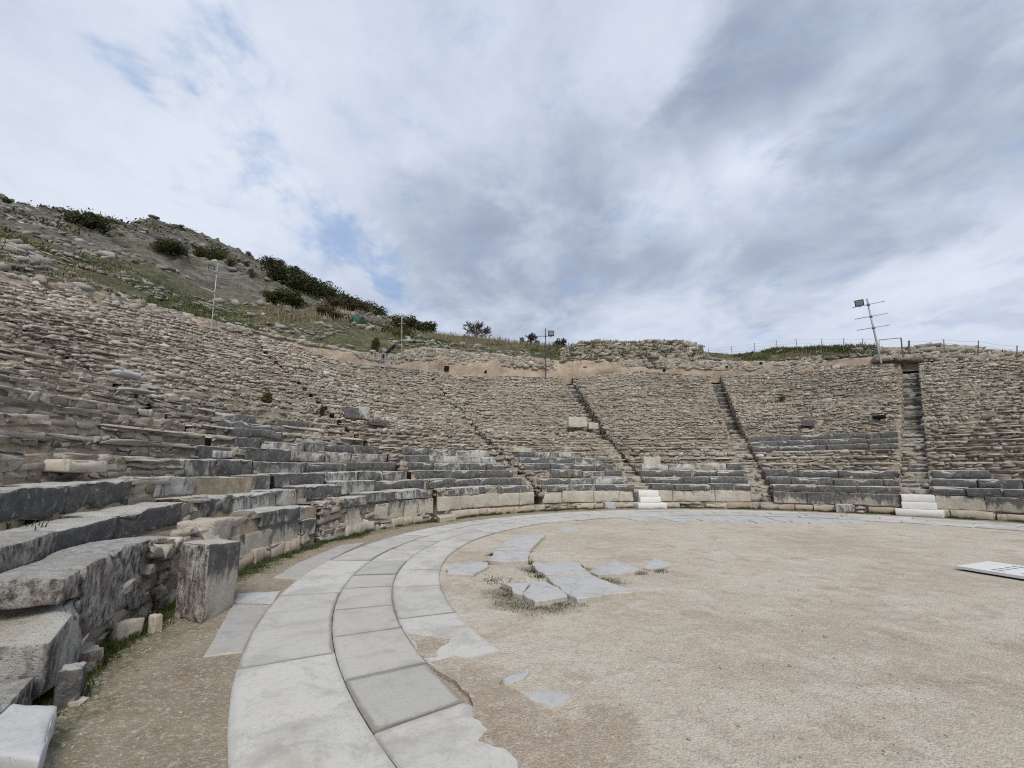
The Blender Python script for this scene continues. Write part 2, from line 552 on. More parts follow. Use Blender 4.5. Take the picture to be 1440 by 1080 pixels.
def mat_dusty(name, a, b):
    """flat slab half lost in sand: 'tone' grows to 1 at its rim, where sand lies over it"""
    k = NT(name); p = k.pos(); t = k.attr()
    c = k.mix(k.noise(p, 1.4, 6, .65), a, b)
    c = k.mix(k.ss(k.noise(p, 3.1, 7, .72, .6), .48, .64, 0, .6), c, (.27, .27, .265))
    c = k.mix(k.ss(k.noise(p, 16, 7, .8), .53, .63, 0, .5), c, (.30, .295, .28))
    c = k.mix(k.ss(k.noise(p, 7, 6, .75), .57, .68, 0, .4), c, (.56, .56, .55))
    v = k.math('ADD', t, k.math('MULTIPLY_ADD', k.noise(p, 5, 7, .75), 1.3, -.65))
    sand = k.ramp(k.noise(p, 30, 6, .8), [(.35, (.30, .25, .19)), (.65, (.50, .45, .37))])
    c = k.mix(k.ss(v, .55, .85, 0, .85), c, sand)
    return k.done(c, .8, k.noise(p, 24, 8, .8), .5, .015)


def mat_simple(name, col, rough=.6, metal=0, var=.25, sc=20):
    k = NT(name); p = k.pos()
    k.b.inputs['Metallic'].default_value = metal
    dark = tuple(x * (1 - var) for x in col)
    lite = tuple(min(1, x * (1 + var)) for x in col)
    n = k.noise(p, sc, 4, .6)
    return k.done(k.mix(n, dark, lite), rough, n, .1, .005)


def mat_leaf(name, a, b, c3):
    k = NT(name); t = k.attr()
    k.b.inputs['Specular IOR Level'].default_value = .1
    return k.done(k.ramp(t, [(0, a), (.55, b), (1, c3)]), .8)


def mat_terrain():
    k = NT('hill soil and rock'); p = k.pos(); t = k.attr()
    sep = k.n('ShaderNodeSeparateXYZ', {0: p})
    gr = k.ramp(k.noise(p, .9, 6, .7), [(.3, (.05, .06, .02)), (.47, (.085, .092, .036)), (.6, (.155, .138, .075)), (.75, (.24, .205, .14))])
    strata = k.noise(k.scale(p, (.28, .28, 1.5)), 1.1, 7, .68, .6)
    rk = k.ramp(strata, [(.3, (.045, .042, .038)), (.44, (.125, .117, .104)), (.56, (.21, .198, .178)), (.72, (.30, .285, .26))])
    scrub = k.ss(k.noise(p, .33, 6, .68), .46, .6, 0, .8)
    rk = k.mix(scrub, rk, k.ramp(k.noise(p, 2.5, 5, .7), [(.3, (.055, .056, .026)), (.55, (.125, .113, .06)), (.75, (.20, .175, .11))]))
    w = k.ss(k.math('ADD', t, k.math('MULTIPLY_ADD', k.noise(p, .5, 5, .65), 1.0, -.5)), .3, .7)
    c = k.mix(w, gr, rk)
    c = k.mix(k.ss(k.noise(p, 1.7, 7, .78), .5, .6, 0, .7), c, (.05, .05, .028))
    c = k.mix(k.ss(k.noise(k.scale(p, (1, 1, 2.2)), 2.3, 7, .8), .53, .62, 0, .65), c, (.29, .278, .25))
    c = k.mix(k.ss(k.noise(p, 7, 5, .75), .57, .7, 0, .6), c, (.06, .055, .042))
    h = k.math('ADD', k.math('MULTIPLY', strata, 1.2), k.noise(p, 6, 6, .75))
    return k.done(c, .95, h, .9, .25)


def mat_band():
    k = NT('tan earth and mortar face'); p = k.pos()
    c = k.ramp(k.noise(p, 1.4, 6, .7), [(.28, (.27, .205, .15)), (.5, (.40, .32, .245)), (.72, (.50, .425, .34))])
    c = k.mix(k.ss(k.noise(k.scale(p, (2, 2, .6)), 1.5, 5, .65), .52, .7, 0, .6), c, (.30, .255, .20))
    c = k.mix(k.ss(k.noise(p, 6, 5, .75), .57, .7, 0, .7), c, (.15, .12, .09))
    return k.done(c, .95, k.noise(p, 7, 6, .75), .8, .12)


M_RUB, M_EARTH = mat_rubble(), mat_earth()
M_MARB = mat_marble('crusted marble')
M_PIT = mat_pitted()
M_BASE = mat_pale('pale limestone')
M_ORTH = mat_marble('wall slab marble', -.11, ((.40, .365, .30), (.50, .465, .395), (.58, .545, .475)))
M_STEP = mat_marble('crusted stair stone with shade', .03, ((.26, .235, .19), (.38, .35, .29), (.48, .45, .39)))  # riser crust, darkened further to carry the shade of the narrow stair channel
M_NEW = mat_simple('new white stone', (.64, .63, .60), .7, 0, .12, 6)
M_PAVE = mat_paving('marble paving', (.47, .455, .42), (.56, .545, .505), .42)
M_COVER = mat_paving('worn cover slab marble', (.40, .385, .35), (.50, .485, .445), .25)
M_LOOSE = mat_dusty('blue grey marble', (.37, .375, .38), (.48, .48, .475))
M_SUNK = mat_dusty('grey pink slab', (.33, .31, .29), (.41, .395, .375))
M_BED = mat_simple('near black soil and shade', (.009, .008, .007), 1.0)  # joint soil, blackened in place of the shade in joints and wall holes
M_GROUND = mat_ground()
M_PEB = mat_rubble('gravel pebble')
M_TERR, M_BAND = mat_terrain(), mat_band()
M_GREY = mat_simple('galvanised steel', (.34, .345, .345), .5, .5, .15)
M_DARKM = mat_simple('dark painted steel', (.07, .07, .075), .5, .3)
M_RUSTM = mat_simple('weathered post wood', (.14, .12, .10), .9)
M_GLASSL = mat_simple('floodlight glass', (.30, .31, .33), .15)
M_BLACK = mat_simple('dark lamp housing', (.03, .03, .033), .5)
M_PLASTIC = mat_simple('perforated white board', (.60, .60, .585), .6, 0, .18, 5)
M_HOLE = mat_simple('slot shadow board', (.05, .05, .055), .8)
M_TARP = mat_simple('dark green canvas', (.012, .085, .055), .6, 0, .3)
M_GRASS = mat_leaf('grass blades', (.03, .042, .012), (.062, .08, .024), (.16, .14, .07))
M_MOSS = mat_leaf('moss and short grass', (.02, .03, .009), (.05, .068, .02), (.11, .115, .04))
M_DRY = mat_leaf('dry grass', (.10, .085, .045), (.19, .165, .10), (.30, .265, .19))
M_LEAF = mat_leaf('evergreen scrub', (.018, .023, .010), (.052, .060, .024), (.135, .135, .06))
M_LEAF2 = mat_leaf('olive scrub', (.025, .03, .010), (.06, .065, .022), (.13, .12, .045))
M_LEAFR = mat_leaf('russet scrub', (.026, .021, .012), (.058, .045, .025), (.10, .08, .045))
M_BARK = mat_simple('bark', (.085, .07, .058), .9)

# ------------------------------------------------------------------ tiers of the cavea
R1, DR, NL, NU = 11.0, .62, 9, 16
DRU = .571
RIM_PX = [(1900, 560), (1660, 535), (1440, 507), (1400, 503), (1275, 511), (1200, 513), (1100, 526), (1000, 528), (900, 521), (800, 531), (720, 528), (640, 528), (600, 520), (560, 517), (480, 507),
          (400, 480), (330, 468), (250, 450), (150, 423), (0, 393), (-150, 362), (-330, 330)]
RR = R1 + DR * (NL - 1) + DRU * NU          # radius of the top tier
_rim = sorted((theta(on_ring(x, y, RR)), on_ring(x, y, RR)[2]) for x, y in RIM_PX)
RIM_T, RIM_Z = np.array([a for a, b in _rim]), np.array([b for a, b in _rim])


def rim_z(th): return np.interp(th, RIM_T, RIM_Z)


def tier_r(k): return R1 + DR * (k - 1) if k <= NL else R1 + DR * (NL - 1) + DRU * (k - NL)


def tier_z(k, th):
    th = np.asarray(th, float)
    if k <= 0: return np.full(th.shape, .72)
    dip = -.14 * np.clip((th - 158) / 14, 0, 1) * max(0, 1 - (k - 1) / 5)
    dip = dip - {1: .05, 2: .13, 3: .07}.get(k, 0) * np.clip((th - 184) / 4, 0, 1)
    low = .98 + .29 * (min(k, NL) - 1) + dip
    if k <= NL: return low
    return low + (k - NL) / NU * (rim_z(th) - low)


STAIRS = [-5, 20, 45, 70, 95, 120, 145, 170, 195, 222]
HW = .40


def edge(s, r, side): return s + side * math.degrees((.2 if s == 120 else HW if s in (20, 45, 70, 95) else .1) / r)


PLACE = {20: 'far right bay past the far right white steps', 45: 'bay left of the far right white steps', 70: 'bay right of the central white steps', 95: 'bay left of the central white steps',
         120: 'second bay left of the central white steps', 145: 'third bay left of the central white steps', 170: 'fourth bay left of the central white steps', 195: 'leftmost bay, beside the camera path'}
BAYW = {20: 'bay right of far right white steps', 45: 'bay left of far right white steps', 70: 'bay right of central white steps', 95: 'bay left of central white steps',
        120: 'second bay left of central steps', 145: 'third bay left of central steps', 170: 'fourth bay left of central steps', 195: 'nearest bay at far left'}
ORD = 'zeroth first second third fourth fifth sixth seventh eighth ninth tenth eleventh twelfth thirteenth fourteenth fifteenth sixteenth'.split()
ROWW = 'zero one two three four five six seven eight nine ten'.split()

# marble rows: bay start angle -> {tier: [(theta left, theta right), ...]}
MARBLE = {
    20: {1: [(42.8, 22)], 2: [(42.6, 22)], 3: [(42.6, 22)], 4: [(42.6, 39.6)]},
    45: {1: [(68, 47)], 2: [(68.1, 47)], 3: [(68.2, 47)], 7: [(68.6, 46.8)], 8: [(68.6, 46.8)], 9: [(68.6, 46.8)]},
    70: {1: [(93, 72)], 2: [(93, 72)], 3: [(93.2, 72)], 4: [(91.8, 71.8)]},
    95: {1: [(117.8, 97)], 2: [(118.2, 97)], 3: [(118.2, 97.2)], 4: [(118, 98)], 5: [(117.6, 99)], 6: [(117.2, 104)]},
    120: {1: [(142.8, 122)], 2: [(144, 122)], 3: [(143.8, 122)], 4: [(143, 122)], 5: [(141.5, 122.4)], 6: [(140.5, 123)]},
    145: {1: [(165.8, 147)], 2: [(168.8, 145)], 3: [(169.5, 146)], 4: [(169, 145.5)], 5: [(168, 145)], 6: [(167, 144.6)], 7: [(165.6, 158.5)], 8: [(164.6, 154)], 9: [(163.6, 158.5), (155.5, 151)]},
    170: {1: [(181, 171)], 2: [(180, 170)], 3: [(180.6, 170.6)], 4: [(178.5, 170)], 5: [(174, 170)]},
    195: {},
}
BLOCKS = []                                  # (bay, tier, theta left, object)


def put_block(bay, k, ta, tb, dz=0.0, tone=None, dr=0.0, step=None):
    r = tier_r(k) + dr
    th = (ta + tb) / 2
    zt = float(tier_z(k, th)) + dz
    zb = float(tier_z(k - 1, th)) - .03 if k > 1 else .72 + (float(tier_z(1, th)) - .98) + .004
    tone = rng.uniform(.25, 1) if tone is None else tone
    d = math.hypot(*(pol(th, r, 0)[:2]))
    st = step or (.07 if d < 8 else .1 if d < 14 else .15)
    V, F = ring_block(ta, tb, r, r + .6, zb, zt, step=st, bevel=.035, rough=.014, chip=.075)
    o = mk('seat_block', V, F, M_MARB, None, tone + .25 * np.clip((V[:, 2] - zb) / (zt - zb) - .5, -.5, .5), True)
    BLOCKS.append([bay, k, ta, o, tone, tb])
    return o


for bay, rows in MARBLE.items():
    for k, runs in rows.items():
        for a, b in runs:
            r = tier_r(k)
            t = a
            while t > b + .05:
                L = rng.uniform(.75, 1.75) if k < 7 else rng.uniform(1.1, 2.2)
                w = math.degrees(L / r)
                if t - w - b < math.degrees(.45 / r): w = t - b
                gap = math.degrees(.012 / r)
                if not (k >= 2 and rng.random() < .035):
                    put_block(bay, k, t - gap, t - w, rng.normal(0, .012) - (.05 if rng.random() < .08 else 0), dr=rng.normal(0, .018) + (.06 if rng.random() < .07 else 0),
                              tone=(rng.uniform(.25, .8) if (bay == 70 and k == 4) or (bay in (95, 120) and k >= 5) else rng.uniform(.6, 1.05) if bay in (20, 45, 70) else rng.uniform(.35, 1.0)))
                t -= w

# the big blocks of the nearest bay, each measured in the photograph: theta left, theta right, radius, foot (l, r), top (l, r), crust
NEAR = [
    ('seat_block', 198.0, 193.35, 12.24, .66, (1.06, 1.08), (1.40, 1.42), .85, M_MARB, 'long dark grey seat block in third row at photo left edge', 'seat block'),
    ('seat_block', 193.2, 187.7, 12.24, .66, (1.08, 1.09), (1.43, 1.45), .7, M_MARB, 'streaked grey seat block in third row, its right end showing beside a gap', 'seat block'),
    ('seat_block', 185.2, 180.8, 12.24, .62, (1.16, 1.17), (1.49, 1.48), .35, M_MARB, 'grey seat block in third row with rough end face turned to the gap', 'seat block'),
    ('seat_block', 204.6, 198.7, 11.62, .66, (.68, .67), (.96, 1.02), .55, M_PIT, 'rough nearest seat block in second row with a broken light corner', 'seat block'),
    ('seat_block', 198.6, 193.8, 11.62, .62, (.665, .71), (1.02, 1.05), .95, M_MARB, 'dark seat block in second row with crumbled pale top edge at its crack', 'seat block'),
    ('seat_block', 193.6, 186.6, 11.62, .62, (.72, .79), (1.06, 1.11), 1.0, M_MARB, 'dark long seat block in second row above the tall pitted wall slab', 'seat block'),
    ('seat_block', 184.5, 180.1, 11.62, .62, (.81, .82), (1.12, 1.16), .5, M_MARB, 'pale edged seat block in second row behind the standing slab', 'seat block'),
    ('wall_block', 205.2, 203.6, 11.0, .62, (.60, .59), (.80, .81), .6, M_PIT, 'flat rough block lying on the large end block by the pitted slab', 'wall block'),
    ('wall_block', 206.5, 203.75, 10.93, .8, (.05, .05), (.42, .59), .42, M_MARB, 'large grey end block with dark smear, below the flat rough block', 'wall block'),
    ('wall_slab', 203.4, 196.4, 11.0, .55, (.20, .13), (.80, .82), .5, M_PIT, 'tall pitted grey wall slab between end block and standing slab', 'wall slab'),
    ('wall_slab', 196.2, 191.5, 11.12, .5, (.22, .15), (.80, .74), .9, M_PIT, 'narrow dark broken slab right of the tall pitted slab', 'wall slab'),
    ('wall_slab', 188.5, 185.5, 11.0, .5, (.05, .05), (.85, .85), .2, M_ORTH, 'pale upright slab with dark left side rising behind the standing slab', 'wall slab'),
    ('wall_block', 209.6, 206.6, 10.95, .6, (.0, .0), (.22, .26), .55, M_PIT, 'low broken rough block at foot of the large end block', 'wall block'),
]
for nm, a, b, r, dep, z0, z1, tone, mat, label, cat in NEAR:
    V, F = ring_block(a, b, r, r + dep, z0, z1, step=.05, bevel=.04, rough=.02, chip=.09)
    setp(mk(nm, V, F, mat, None, tone, True), label, cat, 'large marble blocks of the nearest bay')

# standing slab
A, B = on_ground(283, 878), on_ground(331, 851)
BK = on_ground(243, 868)
V, F = quad_block(A, B, (BK - A) * 1.0, -.02, (.80, .74), taper=.05, step=.045, bevel=.016, rough=.008, chip=.06)
so_ = mk('standing_slab', V, F, M_ORTH, None, .60 + 2.0 * (V[:, 2] - .40), True)
so_.data.materials.append(M_PIT)
_l = (A - B)[:2] / np.linalg.norm((A - B)[:2])
for pl in so_.data.polygons:
    if pl.normal.x * _l[0] + pl.normal.y * _l[1] > .6: pl.material_index = 1
setp(so_, 'upright marble slab with dark stained top, standing in front of the wall by the path', 'stone slab')

# foot stones near
def boulder(name, c, w, d, h, mat, tone, label, rot=0.0):
    _seed[0] += 7
    ijk, F = box_topology(9, 9, 9)
    q = ijk / 9 * 2.0 - 1
    q = q / (np.sum(np.abs(q) ** 9, 1) ** (1 / 9))[:, None]
    q = q * (1 + .13 * fbm(q * 1.3, _seed[0], 4))[:, None] + .03 * np.stack([fbm(q * 4, _seed[0] + 3 + a, 3) for a in range(3)], -1)
    P = (q * .5 + [0, 0, .42]) * [w, d, h]
    x = P[:, 0] * math.cos(rot) - P[:, 1] * math.sin(rot)
    y = P[:, 0] * math.sin(rot) + P[:, 1] * math.cos(rot)
    return setp(mk(name, np.c_[x + c[0], y + c[1], P[:, 2] + c[2]], F, mat, None, tone, True), label, 'boulder', 'loose stones at the wall foot')


def foot(px, py, back=.0):
    p = on_ground(px, py)
    v = (p[:2] - [CX, CY]); v /= np.linalg.norm(v)
    return np.array([p[0] + v[0] * back, p[1] + v[1] * back, -.02])


boulder('boulder', foot(107, 986, .05), .13, .14, .27, M_MARB, 1.0, 'rounded dark boulder at the wall foot in front of the large end block', .6)
boulder('boulder', foot(134, 942, .06), .15, .14, .2, M_PIT, .6, 'grey angular stone under the left end of the tall pitted slab', 1.1)
boulder('boulder', foot(188, 897, .06), .22, .10, .2, M_BASE, .2, 'pale flat faced stone under the tall pitted slab', 1.25)
boulder('boulder', foot(222, 888, .03), .09, .09, .2, M_BASE, .1, 'small leaning pale stone between pitted slab and standing slab', 1.3)
boulder('boulder', foot(58, 985, .1), .10, .10, .06, M_BASE, .3, 'fist sized yellowish stone in moss under the large end block', .2)
boulder('boulder', foot(100, 990, -.02), .14, .08, .05, M_BASE, .1, 'small flat white stone in front of the rounded dark boulder', .2)

# white slab lying at the very front
A, B = on_ground(76, 1038), on_ground(46, 1120)
V, F = quad_block(A, B, (-.62, .10), .0, (.19, .16), step=.04, bevel=.04, rough=.01, chip=.05)
setp(mk('wall_slab', V, F, mat_paving('clean pale marble', (.42, .43, .44), (.52, .53, .535), .12), None, .1, True), 'clean white marble slab lying in the bottom corner beside the brown soil', 'wall slab')
for q in range(2):
    V, F = ring_block(212.5 + q * 4.6, 208.6 + q * 4.6, 10.98, 11.7, .0, (.26 + .1 * q, .30), step=.06, bevel=.04, rough=.02, chip=.09)
    setp(mk('wall_block', V, F, M_PIT, None, .5, True), ['rough grey block behind the clean white marble slab', 'rough grey block at the outer end of the nearest bay wall'][q], 'wall block', 'large marble blocks of the nearest bay')

# labels of the seat blocks
bybay = {}
for it in BLOCKS: bybay.setdefault((it[0], it[1]), []).append(it)
for (bay, k), its in bybay.items():
    its.sort(key=lambda q: -q[2])
    for n, it in enumerate(its):
        word = 'pale' if it[4] < .4 else 'mottled' if it[4] < .7 else 'dark'
        if bay == 170:
            setp(it[3], f'{word} marble block, {ORD[n + 1]} in row {ROWW[k]} counting rightward from the standing slab', 'seat block', 'marble seat blocks of the lower rows'); continue
        setp(it[3], f'{word} marble block, {ORD[n + 1]} from left in row {ROWW[k]}, {BAYW[bay]}', 'seat block', 'marble seat blocks of the lower rows')

# ------------------------------------------------------------------ seating bays: earth core with steps, faced with rubble
marble_at = {}
for it in BLOCKS: marble_at.setdefault((it[0], it[1]), []).append((it[5], it[2]))
for nm, a, b, r, *_ in NEAR:
    k = 3 if r > 12 else 2 if r > 11.3 else 1
    for bay in (170, 195): marble_at.setdefault((bay, k), []).append((b, a))


def covered(bay, k, th):
    m = np.zeros(len(th), bool)
    for b, a in marble_at.get((bay, k), []): m |= (th < a + .1) & (th > b - .1)
    return m


def wall_course(heap, bay, k, r_front, z0f, z1f, ta, tb, tone0=.5, hs=(.10, .19), skip=None, lip=False, protr=.05, big=1.0, mw=-1.45, tl=.08):
    """courses of stones along the ring between theta ta > tb, from z0 to z1 (functions of theta)"""
    thm = (ta + tb) / 2
    H = float(z1f(np.array([thm]))[0] - z0f(np.array([thm]))[0])
    n = max(1, int(round(H / rng.uniform(*hs) / big)))
    for c in range(n):
        f0, f1 = c / n, (c + 1) / n
        tot = (ta - tb) * PI / 180 * r_front
        m = int(tot / .09) + 2
        w = np.exp(rng.normal(mw, .5, m)) * big
        w = np.clip(w, .07, .75)
        e = np.cumsum(w)
        m = int(np.searchsorted(e, tot))
        if m < 1: continue
        w, e = w[:m], e[:m]
        th = ta - np.degrees((e - w / 2) / r_front)
        keep = rng.random(m) > .06
        if skip is not None: keep &= ~skip(th)
        th, w = th[keep], w[keep]
        if not len(th): continue
        z0, z1 = z0f(th), z1f(th)
        h = (z1 - z0) / n * rng.uniform(.75, 1.25, len(th))
        z = z0 + (z1 - z0) * (f0 + f1) / 2 + rng.normal(0, .012, len(th))
        if mw < -1.5:
            bg = rng.random(len(th)) < .04
            h = np.where(bg, h * rng.uniform(1.4, 2.2, len(th)), h); w = np.where(bg, w * rng.uniform(1.3, 2.2, len(th)), w)
            z = z + .03 * fbm(np.c_[th * .5, 0 * th + c + z1.mean() * 9, 0 * th], 8)
        d = rng.uniform(.16, .32, len(th))
        pr = rng.normal(0, protr * .5, len(th))
        P = pol(th, r_front + d / 2 + pr, z)
        t = np.radians(th)
        T = np.stack([np.sin(t), -np.cos(t), 0 * t], -1)
        N = np.stack([-np.cos(t), -np.sin(t), 0 * t], -1)
        reg = .22 * fbm(np.c_[P[:, :2] * .35, P[:, 2] * .8], 5, 3)
        heap.add(P, T, N, w * 1.04, h * 1.02, d, np.clip(tone0 + reg + rng.normal(0, .18, len(th)), 0, 1), tl)
    if lip:
        tot = (ta - tb) * PI / 180 * r_front
        w = np.clip(np.exp(rng.normal(-.1, .5, int(tot / .35) + 2)), .3, 2.2)
        e = np.cumsum(w); m = int(np.searchsorted(e, tot)); w, e = w[:m], e[:m]
        th = ta - np.degrees((e - w / 2) / r_front)
        keep = rng.random(m) > .1
        if skip is not None: keep &= ~skip(th)
        th, w = th[keep], w[keep]
        if len(th):
            h = rng.uniform(.06, .11, len(th)); d = rng.uniform(.38, .58, len(th))
            P = pol(th, r_front - .005 + d / 2 + rng.normal(0, .02, len(th)), z1f(th) - h / 2 + .02)
            t = np.radians(th)
            heap.add(P, np.stack([np.sin(t), -np.cos(t), 0 * t], -1), np.stack([-np.cos(t), -np.sin(t), 0 * t], -1), w * 1.02, h, d, np.clip(rng.normal(.72, .12, len(th)), 0, 1), .011)


LAST = NL + NU
for s0, s1 in zip(STAIRS[:-1], STAIRS[1:]):
    bay = s0
    nm = {-5: 'rubble seating bay at the photo right edge', 195: 'rubble seating bay nearest the camera with broad ledges and long shadowed risers'}.get(bay)
    lab = nm or {20: 'rubble seating bay right of the stairs topped by the leaning lamp pole', 45: 'rubble seating bay with three dark marble rows halfway up',
                 70: 'rubble seating bay between the dark narrow stairs and central white steps', 95: 'rubble seating bay under the upright lamp pole, left of central white steps',
                 120: 'rubble seating bay below the grassy bank with tan earth face', 145: 'rubble seating bay below the grey railing, marble rows at its foot',
                 170: 'rubble seating bay below the lamp pole on the rocky hillside slope'}[bay]
    t = empty('seating_bay', pol((s0 + s1) / 2, 16.0, 0.0).tolist())
    setp(t, lab, 'seating bay', 'rubble seating bays of the theatre')
    # core
    prof = []
    for k in range(1, LAST + 1):
        r = tier_r(k) + ((.05 if bay >= 170 else .08) if k <= NL else .03)
        prof.append((r, k - 1)); prof.append((r, k))
    prof.append((RR + .75, LAST))
    nth = max(6, int((s1 - s0) * PI / 180 * 17 / .28))
    V = []
    for i, (r, k) in enumerate(prof):
        a, b = edge(s1, r, -1), edge(s0, r, 1)
        th = np.linspace(a, b, nth)
        z = tier_z(k, th) if k > 0 else np.full(nth, .0)
        rough = (.006 if bay >= 170 else .012) if k <= NL else .03
        off = -.045 if k <= NL else -.06
        if bay == 195 and r < 11.6: r = np.where(th > 204.2, 11.6, r)
        p = pol(th, r, z)
        p[:, 2] += off * (k > 0) + rough * fbm(p * 1.7, 40 + k, 2)
        v = rough * 1.5 * fbm(p * 1.3, 80 + k, 2)
        p[:, 0] += v * np.cos(np.radians(th)); p[:, 1] += v * np.sin(np.radians(th))
        V.append(p)
    # back and foot skirts close the core
    n = len(prof)
    V = np.concatenate(V)
    F = []
    for i in range(n - 1):
        q = i * nth + np.arange(nth - 1)
        F.append(np.stack([q, q + nth, q + nth + 1, q + 1], -1))
    # side walls down to below the stair floor
    base = V.copy(); base[:, 2] = np.maximum(base[:, 2] - 1.1, -.05)
    nv = len(V)
    Vs = np.concatenate([V, base])
    for e in (0, nth - 1):
        i = np.arange(n - 1) * nth + e
        F.append(np.stack([i, i + nth, i + nth + nv, i + nv], -1))
    mk('earth_core', Vs, np.concatenate(F), M_EARTH, t)
    near = bay >= 170
    H = Heap()
    HN = Heap(True)
    for k in range(1, LAST + 1):
        r = tier_r(k)
        a, b = edge(s1, r, -1), edge(s0, r, 1)
        z0f = (lambda th, k=k: tier_z(k - 1, th) - .06) if k > 1 else (lambda th: np.full(len(th), .70))
        z1f = lambda th, k=k: tier_z(k, th)
        crisp = bay >= 170 and k <= NL + 4
        hh = HN if (bay >= 145 and k <= NL + 3) else H
        if k <= NL:
            wall_course(hh, bay, k, r + .03, z0f, z1f, a, b, .47, (.09, .16), lambda th, k=k: covered(bay, k, th) | ((bay == 195) & (k == 1) & (th > 203.6)), lip=True, protr=.02 if bay >= 170 else .04, tl=.04 if bay >= 170 else .08)
        else:
            zz = lambda th, k=k: tier_z(k, th) + .03 * fbm(np.c_[th * .6, 0 * th + k, 0 * th], 7)
            wall_course(hh, bay, k, r, z0f, zz, a, b, .53, (.075, .12), None, lip=crisp and k <= NL + 5, protr=.035, mw=-1.95, tl=.06)
            # loose stones lying on the tread
            m = int((a - b) * PI / 180 * r * 3.5)
            th = rng.uniform(b, a, m); rr = r + rng.uniform(.2, .6, m)
            P = pol(th, rr, tier_z(k, th) + .0)
            ang = rng.uniform(0, 2 * PI, m)
            w = np.clip(np.exp(rng.normal(-1.7, .4, m)), .08, .4)
            H.add(P, np.stack([np.cos(ang), np.sin(ang), 0 * ang], -1), np.stack([-np.sin(ang), np.cos(ang), 0 * ang], -1), w, w * rng.uniform(.35, .7, m), w * rng.uniform(.6, .9, m),
                  np.clip(.55 + rng.normal(0, .18, m), 0, 1), .15)
        # end faces towards the stairs
        if k < LAST:
            for e, s, sg in ((a, s1, -1), (b, s0, 1)):
                if s not in (20, 45, 70, 95, 120, 222): continue
                zt = float(tier_z(k, e))
                for c in range(int(zt / .17) if s == 222 else 5 if k > NL else 2):
                    m = 2
                    rr = r + .1 + (np.arange(m) + .5) / m * DRU
                    z = zt - .08 - c * .17 + 0 * rr
                    th = np.full(m, e) + sg * np.degrees(.09 / rr)
                    t2 = np.radians(th)
                    T = np.stack([np.cos(t2), np.sin(t2), 0 * t2], -1) * -sg
                    N = np.stack([np.sin(t2), -np.cos(t2), 0 * t2], -1) * sg
                    H.add(pol(th, rr, z), T, N, rng.uniform(.24, .36, m), rng.uniform(.13, .19, m), rng.uniform(.2, .26, m), np.clip(.42 + rng.normal(0, .15, m), 0, 1))
    o = H.build('rubble_facing', M_RUB, t); o['kind'] = 'stuff'
    if HN.a:
        o = HN.build('rubble_ledges', M_RUB, t, True); o['kind'] = 'stuff'

# ------------------------------------------------------------------ podium wall under the first row
PODLAB = {-5: 'low front wall of pale slabs at photo right edge', 20: 'front wall of broad pale slabs right of the far right white steps', 45: 'front wall of dark smeared pale slabs left of far right white steps',
          70: 'front wall of clean pale slabs right of central white steps', 95: 'front wall of pale slabs left of central white steps', 120: 'front wall of pale slabs beside the narrow rubble filled gap',
          145: 'front wall patched with rubble and reused rounded slabs', 170: 'front wall of streaked upright slabs right of the standing slab', 195: 'low rubble front wall behind the nearest large blocks'}
for s0, s1 in zip(STAIRS[:-1], STAIRS[1:]):
    bay = s0
    t = empty('podium_wall', pol((s0 + s1) / 2, R1, 0.0).tolist())
    setp(t, PODLAB[bay], 'stone wall', 'front walls around the orchestra')
    a, b = edge(s1, R1, -1), edge(s0, R1, 1)
    if bay == 170: a = 185.2
    if bay == 195: a = 203.5
    H = Heap(bay >= 145)
    used = []
    if bay != 195:
        # base course
        x = a
        while x > b + .3:
            w = math.degrees(rng.uniform(.3, 1.2) / R1)
            if x - w - b < 2: w = x - b
            if rng.random() < (.8 if bay in (20, 70, 95, 120) else .62):
                V, F = ring_block(x - .06, x - w, R1 - rng.uniform(.02, .1), R1 + .4, -.04, rng.uniform(.21, .25), step=.12, bevel=.03, rough=.015, chip=.06)
                mk('base_stone', V, F, M_BASE, t, rng.uniform(0, .9), True)
                used.append((x - w, x, 0))
            x -= w
        # wall slabs
        x = a
        while x > b + .3:
            L = rng.uniform(.8, 1.75) if bay < 145 else rng.uniform(.45, 1.05)
            w = math.degrees(L / R1)
            if x - w - b < 2.2: w = x - b
            if rng.random() < (.97 if bay < 120 else .8 if bay == 120 else .5 if bay == 145 else .85):
                dip = float(tier_z(1, (x + b) / 2)) - .98
                z0 = .255 if bay < 145 else rng.uniform(.12, .26)
                V, F = ring_block(x - .05, x - w, R1 + .01 + rng.uniform(-.02, .03), R1 + .45, z0, .72 + dip - (0 if bay < 145 else rng.uniform(0, .06)), step=.1, bevel=.022, rough=.008, chip=.06 if bay < 145 else .12)
                mk('facing_slab', V, F, M_ORTH, t, .55 * (V[:, 2] - .55) / .5 + {20: .55, 45: .66, 70: .2, 95: .12, 120: .15, 145: .4, 170: .6}.get(bay, .3) + rng.uniform(-.15, .3), True)
                used.append((x - w, x, 1))
            x -= w
    def skip(th, lev):
        m = np.zeros(len(th), bool)
        for p, q, l in used:
            if l == lev: m |= (th > p) & (th < q)
        return m
    top = lambda th: .72 + tier_z(1, th) - .98 + (.26 * ~covered(bay, 1, th)) * (bay < 195)
    wall_course(H, bay, 0, R1 + .03, lambda th: np.full(len(th), -.03), lambda th: np.full(len(th), .25), a, b, .58, (.11, .2), lambda th: skip(th, 0), protr=.05, big=1.0)
    wall_course(H, bay, 0, R1 + .05, lambda th: np.full(len(th), .24), top, a, b, .55, (.10, .19), lambda th: skip(th, 1), protr=.05)
    if bay == 170:
        wall_course(H, bay, 0, R1 + .0, lambda th: np.full(len(th), -.03), lambda th: np.full(len(th), .74), 196.5, 185.2, .45, (.12, .2), None, protr=.06)
    if H.a:
        o = H.build('rubble_infill', M_RUB, t, bay >= 145); o['kind'] = 'stuff'

